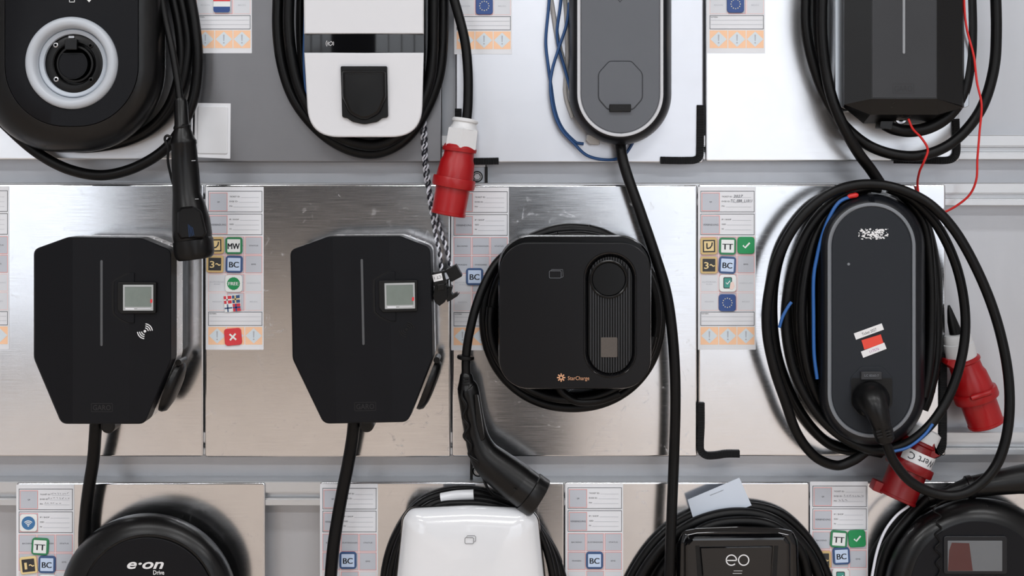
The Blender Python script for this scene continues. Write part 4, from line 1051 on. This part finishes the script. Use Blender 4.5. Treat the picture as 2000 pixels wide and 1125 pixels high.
cords(t, [([(1882, -40, .085), (1884, 20, .085), (1889, 60, .085), (1902, 110, .085), (1908, 160, .082), (1917, 205, .08), (1913, 260, .07), (1909, 310, .06), (1907, 350, .05), (1894, 380, .035), (1868, 402, .02), (1840, 416, .008), (1818, 420, .006), (1806, 410, .006), (1797, 390, .006), (1792, 360, .01), (1796, 335, .045), (1805, 315, .065), (1812, 292, .07), (1800, 270, .077), (1783, 252, .087), (1774, 232, .092)], 2.3)], 'redwire', 8)

# F: coil and handle connector of the square charger
t = cable('black cable coiled around the square charger, ending in an angled black connector', (1120, 806, 0))
def loop(cx, cy, rx, ry, d, a0=0, a1=360, n=20, e=2.3):
    out = []
    for i in range(n+1):
        a = radians(a0+(a1-a0)*i/n); c_, s_ = cos(a), sin(a)
        out.append((cx+rx*math.copysign(abs(c_)**(2/e), c_), cy-ry*math.copysign(abs(s_)**(2/e), s_), d))
    return out
cords(t, [(loop(1118, 622, 173, 174, .012, 90, 450, 28, 2.1), 9.5), (loop(1122, 618, 161, 158, .03, 100, 460, 28, 2.15), 9.5),
          (loop(1120, 610, 143, 166, .012, 80, 440, 28, 2.2), 8.5), (loop(1117, 628, 160, 152, .048, 170, 350, 20, 2.1), 8.5),
          ([(1090, 755, .05), (1102, 770, .05), (1130, 784, .05), (1170, 782, .05), (1210, 768, .05)], 8.5),
          ([(1010, 480, .03), (972, 512, .045), (948, 552, .06), (930, 598, .07), (918, 645, .075), (912, 680, .075), (910, 712, .075), (911, 742, .075)], 8.8)])
MB().cone([(911, 728, .075, 9), (910.5, 732, .075, 12), (911, 742, .075, 14), (912, 758, .075, 19), (913, 759, .075, 21)], 24).build('strain_relief', M['grip'], t)
k = MB().turn((910, 694, .075), (909, 703, .075), [(0, 10), (.1, 15.5), (.3, 17), (.7, 17), (.9, 15.5), (1, 10)], 24).build('ring_knob', M['cable'], t)
h = MB().cone([(913, 757, .075, 18), (914, 759, .075, 20.5), (916, 772, .075, 21.5), (919, 790, .075, 21.5), (924, 820, .075, 22), (930, 848, .075, 23), (938, 872, .075, 26.5), (950, 893, .075, 31.5), (970, 912, .075, 35.5), (995, 931, .075, 37.5), (1012, 944, .075, 38.5)], 32, sub=4).build('handle', M['grip'], t, sharp=60)
MB().cone([(1009, 942, .075, 35), (1010, 942.7, .075, 37.8), (1031, 958, .075, 38), (1032, 959, .075, 40.5), (1050, 972.5, .075, 41), (1052, 974, .075, 39.5), (1053, 974.6, .075, 36)], 32).build('end_cap', M['black'], h, sharp=40)
MB().loft([(rpoly([(926, 768), (934, 770), (948, 858), (940, 866), (930, 830)], 4), .09), (rpoly([(927, 770), (933, 772), (946, 856), (940, 862), (931, 830)], 4), .098)]).build('grip_inlay', M['blacksmooth'], h)
for i in range(3): MB().box(905, 738+6*i, 917, 740.5+6*i, .08, .0925, 0, .5).build('relief_slot', M['deep'], h)
MB().flat(rot2([(1003, 955), (1009, 955), (1009, 960), (1003, 960)], 1006, 957, -40), .1155).build('vent_mark', M['deep'], h, smooth=False)
zz = [(903, 762, .095), (902, 775, .097), (911, 793, .1), (904, 815, .1), (915, 832, .1), (906, 852, .1), (920, 870, .1), (916, 888, .1), (934, 902, .1), (939, 915, .095), (948, 945, .075), (962, 965, .06), (985, 978, .055), (1000, 984, .055)]
MB().cord(zz, 2.8, 8, sub=6).build('cap_tether', M['cable'], t)

# hanging cords of the two display chargers
t = cable('thick black cord hanging from the display charger with white icon', (187, 826, .06))
cords(t, [([(188, 815, .065), (186, 850, .06), (182, 900, .05), (174, 950, .04), (168, 1000, .032), (165, 1060, .028), (170, 1110, .025)], 12)])
t = cable('thick black cord hanging from the tilted display charger with dark icon', (692, 826, .06))
cords(t, [([(692, 815, .065), (689, 850, .06), (681, 900, .05), (669, 960, .045), (660, 1010, .04), (651, 1070, .04), (644, 1150, .04)], 12.3)])

# G: coil of the dark oval charger, connector loop and two red plugs
t = cable('tangle of black cables coiled around the dark oval charger with stickers', (1640, 918, 0))
cords(t, [([(1720, 368, .066), (1690, 367, .066), (1640, 385, .066), (1590, 432, .066), (1555, 500, .066), (1537, 580, .066), (1535, 650, .066), (1552, 730, .066), (1590, 800, .066), (1640, 850, .066), (1700, 878, .072), (1760, 872, .082), (1815, 832, .085), (1855, 770, .08), (1880, 690, .075), (1885, 610, .072), (1868, 520, .072), (1830, 440, .07), (1780, 388, .07), (1735, 368, .068)], 9.5),
          ([(1700, 380, .02), (1640, 395, .02), (1590, 450, .02), (1565, 520, .02), (1556, 600, .02), (1566, 690, .02), (1590, 770, .02), (1640, 840, .02), (1700, 872, .02)], 10),
          ([(1690, 372, .04), (1638, 398, .045), (1602, 440, .05), (1578, 510, .06), (1566, 590, .064), (1568, 670, .064), (1582, 740, .062), (1612, 806, .05), (1655, 850, .03), (1690, 876, .025), (1722, 885, .02)], 10),
          ([(1660, 370, .016), (1590, 400, .016), (1535, 470, .016), (1512, 550, .016), (1510, 640, .016), (1525, 720, .016), (1560, 800, .016), (1610, 860, .016), (1660, 880, .014), (1715, 878, .012), (1740, 870, .012)], 10),
          ([(1760, 378, .03), (1800, 420, .03), (1822, 500, .03), (1830, 600, .03), (1828, 700, .033), (1814, 770, .036), (1803, 800, .036)], 10),
          ([(1765, 380, .05), (1806, 440, .05), (1818, 540, .05), (1819, 640, .05), (1814, 720, .055), (1804, 775, .056)], 9),
          ([(1780, 390, .024), (1812, 450, .024), (1829, 540, .022), (1830, 620, .016), (1826, 700, .013), (1816, 765, .013)], 10),
          ([(1585, 520, .04), (1584, 600, .035), (1588, 690, .035), (1600, 770, .03)], 7)])
t = thing('blue_wire', 'blue wire with red tip tucked into the coil around the dark oval charger', 'wire', (1620, 430, .03))
cords(t, [([(1664, 383, .087), (1640, 394, .087), (1622, 420, .086), (1606, 460, .084), (1596, 500, .082), (1589, 545, .082), (1589, 620, .081), (1590, 690, .08), (1596, 740, .08)], 3.6),
          ([(1522, 640, .083), (1529, 618, .083), (1540, 598, .083), (1546, 590, .083)], 3.2),
          ([(1740, 883, .1), (1775, 873, .1), (1805, 850, .1), (1822, 828, .1)], 3)], 'bluebright', 8)
MB().cone([(1656, 385, .087, 4), (1660, 383, .087, 5), (1672, 381, .087, 5.5), (1676, 381, .087, 3)], 12).build('red_tip', M['redwire'], t)

t = cable('black connector plugged into the dark oval charger with its cord in a wide loop', (1725, 865, .1))
MB().cone([(1701, 780, .098, 36), (1701, 780, .108, 36), (1702, 781, .12, 34), (1704.5, 785, .13, 30), (1709, 796, .138, 25.5), (1715, 811, .142, 22.5), (1720, 828, .142, 19.5), (1722, 834, .141, 19)], 28, sq=1.0).build('connector', M['grip'], t, sharp=60)
r_ = MB().cone([(1722, 833, .141, 18.5), (1724, 840, .14, 19.5), (1729, 858, .137, 18), (1730, 862, .136, 14)], 24).build('strain_relief', M['grip'], t)
for i in range(3):
    for sx in (-9, 10): MB().flat(rot2([(1725+sx+1.6*i-5, 841+6*i), (1725+sx+1.6*i+5, 841+6*i), (1725+sx+1.6*i+5, 844+6*i), (1725+sx+1.6*i-5, 844+6*i)], 1725+sx, 843+6*i, 15), .1605-0.001*i).build('relief_slot', M['deep'], r_, smooth=False)
MB().lathe(1709, 765, .135, [(8.5, .118), (8.5, .1335), (7, .135), (4, .1354)], 20).build('plug_button', M['blacksmooth'], t)
cords(t, [([(1727, 850, .137), (1733, 872, .135), (1748, 905, .132), (1778, 940, .13), (1820, 962, .13), (1865, 967, .13), (1905, 952, .13), (1942, 915, .13), (1964, 860, .128), (1972, 790, .124), (1966, 710, .118), (1945, 620, .112), (1912, 535, .106), (1868, 455, .1), (1820, 402, .096), (1770, 374, .092), (1720, 361, .091), (1668, 362, .091), (1615, 381, .091), (1562, 428, .091), (1520, 500, .091), (1500, 580, .091), (1498, 650, .091), (1512, 720, .09), (1534, 785, .085), (1556, 845, .075), (1590, 890, .06), (1632, 909, .05), (1666, 899, .048), (1690, 882, .048)], 9.8)])

t = thing('red_plug', 'red plug with white gland hanging right of the dark oval charger', 'plug', (1905, 760, .03), 'red five-pole plugs')
pl, at = cee(t, (1880, 700, .018), (1927, 830, .018), 0, 43, ring=.47)
g = MB().turn((1869, 652, .018), (1879, 704, .018), [(0, 18), (0.02, 24), (.1, 26), (.34, 26.5), (.36, 28.5), (.9, 29.5), (.97, 29), (1, 27)], 36).build('cable_gland', M['gland'], t, sharp=30)
MB().turn((1862, 690, .018), (1868, 708, .018), [(0, 5), (1, 5)], 6).build('gland_lug', M['gland'], g)
MB().prism(rpoly([(1852, 704), (1900, 700), (1907, 696), (1910, 704), (1862, 720), (1850, 712)], 2), .0, .04, 1).build('neck_flange', M['red'], pl)
MB().turn((1896, 778, .061), (1936, 766, .057), [(0, 4), (.1, 5.5), (.9, 5.5), (1, 4)], 10).build('locking_ring', M['red'], pl)
MB().cone([(1853, 596, .012, 2), (1855, 606, .013, 5), (1860, 628, .016, 9.5), (1869, 658, .018, 13.5)], 16).build('cord', M['cable'], t)

t = thing('red_plug', 'shaded red plug with upside-down lettering below the dark oval charger', 'plug', (1770, 930, .03), 'red five-pole plugs')
pl, at = cee(t, (1796, 862, .034), (1750, 975, .045), 0, 46, ring=.36, m='redshade')
MB().turn((1812, 838, .031), (1797, 868, .034), [(0, 22), (.1, 29), (.9, 30), (1, 28)], 36).build('cable_gland', M['gland'], t, sharp=30)
MB().prism(rpoly([(1812, 872), (1826, 866), (1828, 884), (1838, 890), (1820, 898), (1808, 892)], 2), .02, .06, 1.5).build('flange_lug', M['redshade'], pl)
MB().prism(rot2(rrect(1707, 942, 1728, 962, 2, 3), 1717, 952, -22), .025, .05, 1.5).build('lid_hook', M['redshade'], pl)
# lettering band wrapped on the barrel
b = MB(); ax0 = P(1796, 862, .034); ax1 = P(1750, 975, .045); tt = (ax1-ax0).normalized(); u = Vector((0, -1, 0)); v = tt.cross(u).normalized()
def wrap(f, a, r=.0385): return ax0+(ax1-ax0)*f+(u*cos(a)+v*sin(a))*r
n = 18; vs = []
for i in range(n+1):
    a = -1.15+2.1*i/n; vs += [wrap(.14, a), wrap(.335, a)]
b.add(vs, [[2*i, 2*i+1, 2*i+3, 2*i+2] for i in range(n)]); lb = b.build('white_band', M['sticker'], pl)
vsg, fsg = glyphs('Wert C', 0, 0, 2); xs = [q[0] for q in vsg]; kk = 0.0195
sgn = 1 if v.x > 0 else -1
b = MB(); b.add([wrap(.24-(0.35-y)*kk/(ax1-ax0).length, -sgn*((x-max(xs)*0.62)*kk/.0388), .0391) for x, y, _ in vsg], fsg); b.build('lettering', M['ink'], lb, smooth=False)

# I: coil behind the pearl white charger
t = cable('black cables coiled behind the pearl white charger', (918, 965, 0))
cords(t, [([(748, 1200, .012), (754, 1110, .012), (775, 1045, .012), (815, 990, .012), (868, 966, .012), (930, 964, .012), (990, 985, .012), (1045, 1030, .012), (1082, 1085, .012), (1102, 1145, .012), (1108, 1200, .012)], 9.5),
          ([(756, 1200, .032), (766, 1110, .032), (792, 1035, .032), (832, 992, .032), (880, 976, .032), (940, 975, .032), (995, 990, .032), (1040, 1022, .032), (1072, 1075, .032), (1088, 1140, .032), (1090, 1200, .032)], 9),
          ([(768, 1200, .05), (776, 1110, .05), (800, 1030, .05), (850, 990, .05), (910, 983, .05), (970, 988, .05), (1030, 1012, .05), (1062, 1060, .05), (1080, 1130, .05), (1082, 1200, .05)], 7)])
w_ = MB().cord([(862, 973, .04), (890, 968, .043), (925, 966, .043)], 10.2, 14).build('clear_tape', M['vinyl'], t)

# J: coil over the eo charger and the card tucked behind it
t = cable('thick black cable coiled over the top of the glossy black charger', (1440, 990, 0))
cords(t, [([(1205, 1200, .012), (1232, 1130, .012), (1275, 1065, .012), (1330, 1018, .012), (1395, 994, .012), (1455, 988, .012), (1515, 1000, .012), (1560, 1032, .012), (1596, 1080, .012), (1622, 1140, .012), (1640, 1200, .012)], 9.5),
          ([(1225, 1200, .032), (1250, 1130, .032), (1290, 1072, .032), (1340, 1030, .032), (1395, 1008, .032), (1450, 1002, .032), (1502, 1012, .032), (1545, 1040, .032), (1582, 1085, .032), (1604, 1140, .032), (1612, 1200, .032)], 11),
          ([(1250, 1200, .014), (1270, 1130, .014), (1305, 1080, .014), (1345, 1045, .014)], 9.5),
          ([(1268, 1200, .04), (1285, 1135, .04), (1312, 1090, .045), (1345, 1052, .05), (1390, 1026, .052), (1450, 1018, .052), (1505, 1026, .052), (1548, 1056, .048), (1572, 1100, .045), (1586, 1200, .045)], 10),
          ([(1560, 1200, .03), (1562, 1120, .03), (1555, 1060, .03)], 8)])
o = thing('info_card', 'tilted pale card tucked behind the coil of the glossy black charger', 'card', (1405, 1000, .02))
cdp = [(1343, 976), (1444, 933), (1468, 987), (1359, 1030)]
MB().prism(cdp, .0235, .0243).build('card_sheet', M['card'], o, smooth=False)
MB().text('ladestation anmelden', 1400, 962, .0246, h=2.0, wd=28, rot=22).build('small_print', M['ink'], o, smooth=False)

# K: connector, wires and tether of the screen charger
t = cable('black grip and cord lying across the top of the round screen charger', (1940, 945, .03))
g = MB().cone([(1818, 968, .05, 9), (1850, 961, .052, 9.5), (1858, 959, .052, 12), (1862, 958, .052, 13), (1884, 953, .054, 17), (1887, 952.5, .054, 20), (1905, 950, .056, 21), (1940, 944, .06, 23), (1985, 937, .06, 27), (2040, 932, .06, 33), (2080, 930, .06, 35)], 28).build('grip', M['grip'], t, sharp=50)
MB().turn((1888, 952.5, .0545), (1900, 950.5, .055), [(0, 21), (.1, 22.5), (.9, 22.5), (1, 21)], 28).build('collar', M['grip'], g)
cords(t, [([(1830, 966, .05), (1812, 974, .045), (1782, 1005, .035), (1744, 1052, .04), (1722, 1110, .04), (1712, 1180, .04)], 9.5),
          ([(1815, 990, .015), (1770, 1022, .015), (1730, 1068, .015), (1710, 1120, .02), (1702, 1180, .02)], 9),
          ([(1840, 990, .02), (1790, 1015, .02), (1757, 1065, .02), (1740, 1120, .02), (1732, 1180, .02)], 9)])
MB().turn((1812, 972, .046), (1824, 968, .048), [(0, 11), (.1, 12), (.9, 12), (1, 11)], 20).build('cord_clip', M['black'], t)
MB().cord([(1855, 975, .098), (1838, 981, .1), (1826, 990, .102), (1824, 998, .103), (1838, 1008, .105), (1828, 1019, .1065), (1839, 1032, .1075), (1827, 1044, .108), (1836, 1058, .108), (1826, 1072, .108), (1838, 1086, .108), (1828, 1100, .108), (1836, 1114, .108), (1828, 1130, .108)], 1.6, 8, sub=4).build('zigzag_tether', M['cable'], t)
t = thing('white_wire', 'thin white wire curving down left of the round screen charger', 'wire', (1725, 1050, .05))
cords(t, [([(1775, 988, .055), (1750, 1008, .058), (1727, 1040, .06), (1711, 1085, .06), (1700, 1150, .06), (1696, 1200, .06)], 2.8)], 'whitewire', 8)

# ribbed foam strips on board edges
def foam(label, path, wd, at):
    PM[0] = P
    sp = spline([(x, y, 0) for x, y in path], 10)
    pts = []; L_ = 0
    rings = []
    m = len(sp)
    dist = [0]
    for i in range(1, m): dist.append(dist[-1]+(sp[i]-sp[i-1]).length)
    N = int(dist[-1]/1.6); j = 0; res = []
    for k in range(N+1):
        s_ = dist[-1]*k/N
        while j < m-2 and dist[j+1] < s_: j += 1
        f = (s_-dist[j])/max(1e-6, dist[j+1]-dist[j]); res.append((sp[j].lerp(sp[j+1], f), (sp[j+1]-sp[j]).normalized()))
    for k, (p, t_) in enumerate(res):
        nn = Vector((-t_.y, t_.x, 0)); rb = (0.5 if k % 2 else 0.46)*wd; h = .0075 if k % 2 else .0062
        q = []
        for sx, dd in ((-1, -.001), (-1, h*.7), (-.8, h), (.8, h), (1, h*.7), (1, -.001)):
            c = p+nn*rb*sx; q.append(P(c.x, c.y, dd))
        rings.append(q)
    o = MB().rings(rings).build('foam_strip', M['foam'], smooth=False)
    return tag(o, label, 'foam strip', 'ribbed black foam strips')
foam('L-shaped black ribbed strip at the lower right corner of the whitish board', [(1368.5, 205), (1368, 250), (1367.5, 290), (1366, 306), (1357, 312.5), (1340, 313.5), (1315, 313.5), (1290, 313)], 15, 0)
foam('L-shaped black ribbed strip at the lower left corner of the far middle board', [(1369.5, 787), (1369.5, 830), (1368, 868), (1370, 882), (1380, 890), (1398, 890), (1420, 887), (1445, 887)], 14.5, 0)
foam('short black ribbed strip under the whitish board beside the red plug', [(895, 212), (895.5, 250), (896, 290), (900, 308), (912, 314.5), (940, 315), (974, 314.5)], 14, 0)
foam('black strip at the lower right corner behind the upper right cable loop', [(1867, 232), (1868, 262), (1869, 292), (1865, 306), (1850, 313), (1810, 313), (1745, 312)], 15, 0)
foam('black strip at the lower right corner behind the coil and shaded red plug', [(1843, 690), (1842.5, 760), (1842.5, 840), (1841, 872), (1834, 884), (1822, 889), (1795, 889)], 15, 0)

# brackets with bolts on the rails
for (x0, y0, x1, y1, bx, by, m, lab) in ((912, 321, 952, 357, 932, 345, 'alu', 'small bracket with bolt between top and middle boards beside the red plug'),
                                        (918, 897, 957, 937, 934, 920, 'alu', 'small bracket with bolt between middle and bottom boards behind the angled connector')):
    dk = -.02
    t = thing('corner_bracket', lab, 'bracket', (bx, by, -WB), 'corner brackets')
    MB().box(x0, y0, x1, y1, -WB, dk-.006, 0, 1).build('plate', M[m], t)
    MB().box(x0 if by > 500 else x1-5, y0, (x0+5) if by > 500 else x1, y1, -WB, dk+.004, 0, 1).build('side_flange', M['deep'], t)
    MB().box(x0, y0, x1, y0+5, -WB, dk+.004, 0, .8).build('top_flange', M['rail'] if by < 500 else M['deep'], t)
    bo = MB().lathe(bx, by, dk-.006, [(11, dk-.006), (11, dk-.004), (10, dk-.0035)], 28).build('washer', M['deep'], t)
    MB().lathe(bx, by, dk-.0035, [(7.5, dk-.0035), (7.5, dk+.003), (6, dk+.004), (3.2, dk+.004), (2.8, dk+.001)], 6).build('bolt', M['steel'], bo, sharp=20)
    MB().lathe(bx, by, dk-.003, [(8.6, dk-.0036), (8.6, dk-.0026), (7.6, dk-.0026), (7.4, dk-.0036)], 28).build('bright_ring', M['gland'], bo)
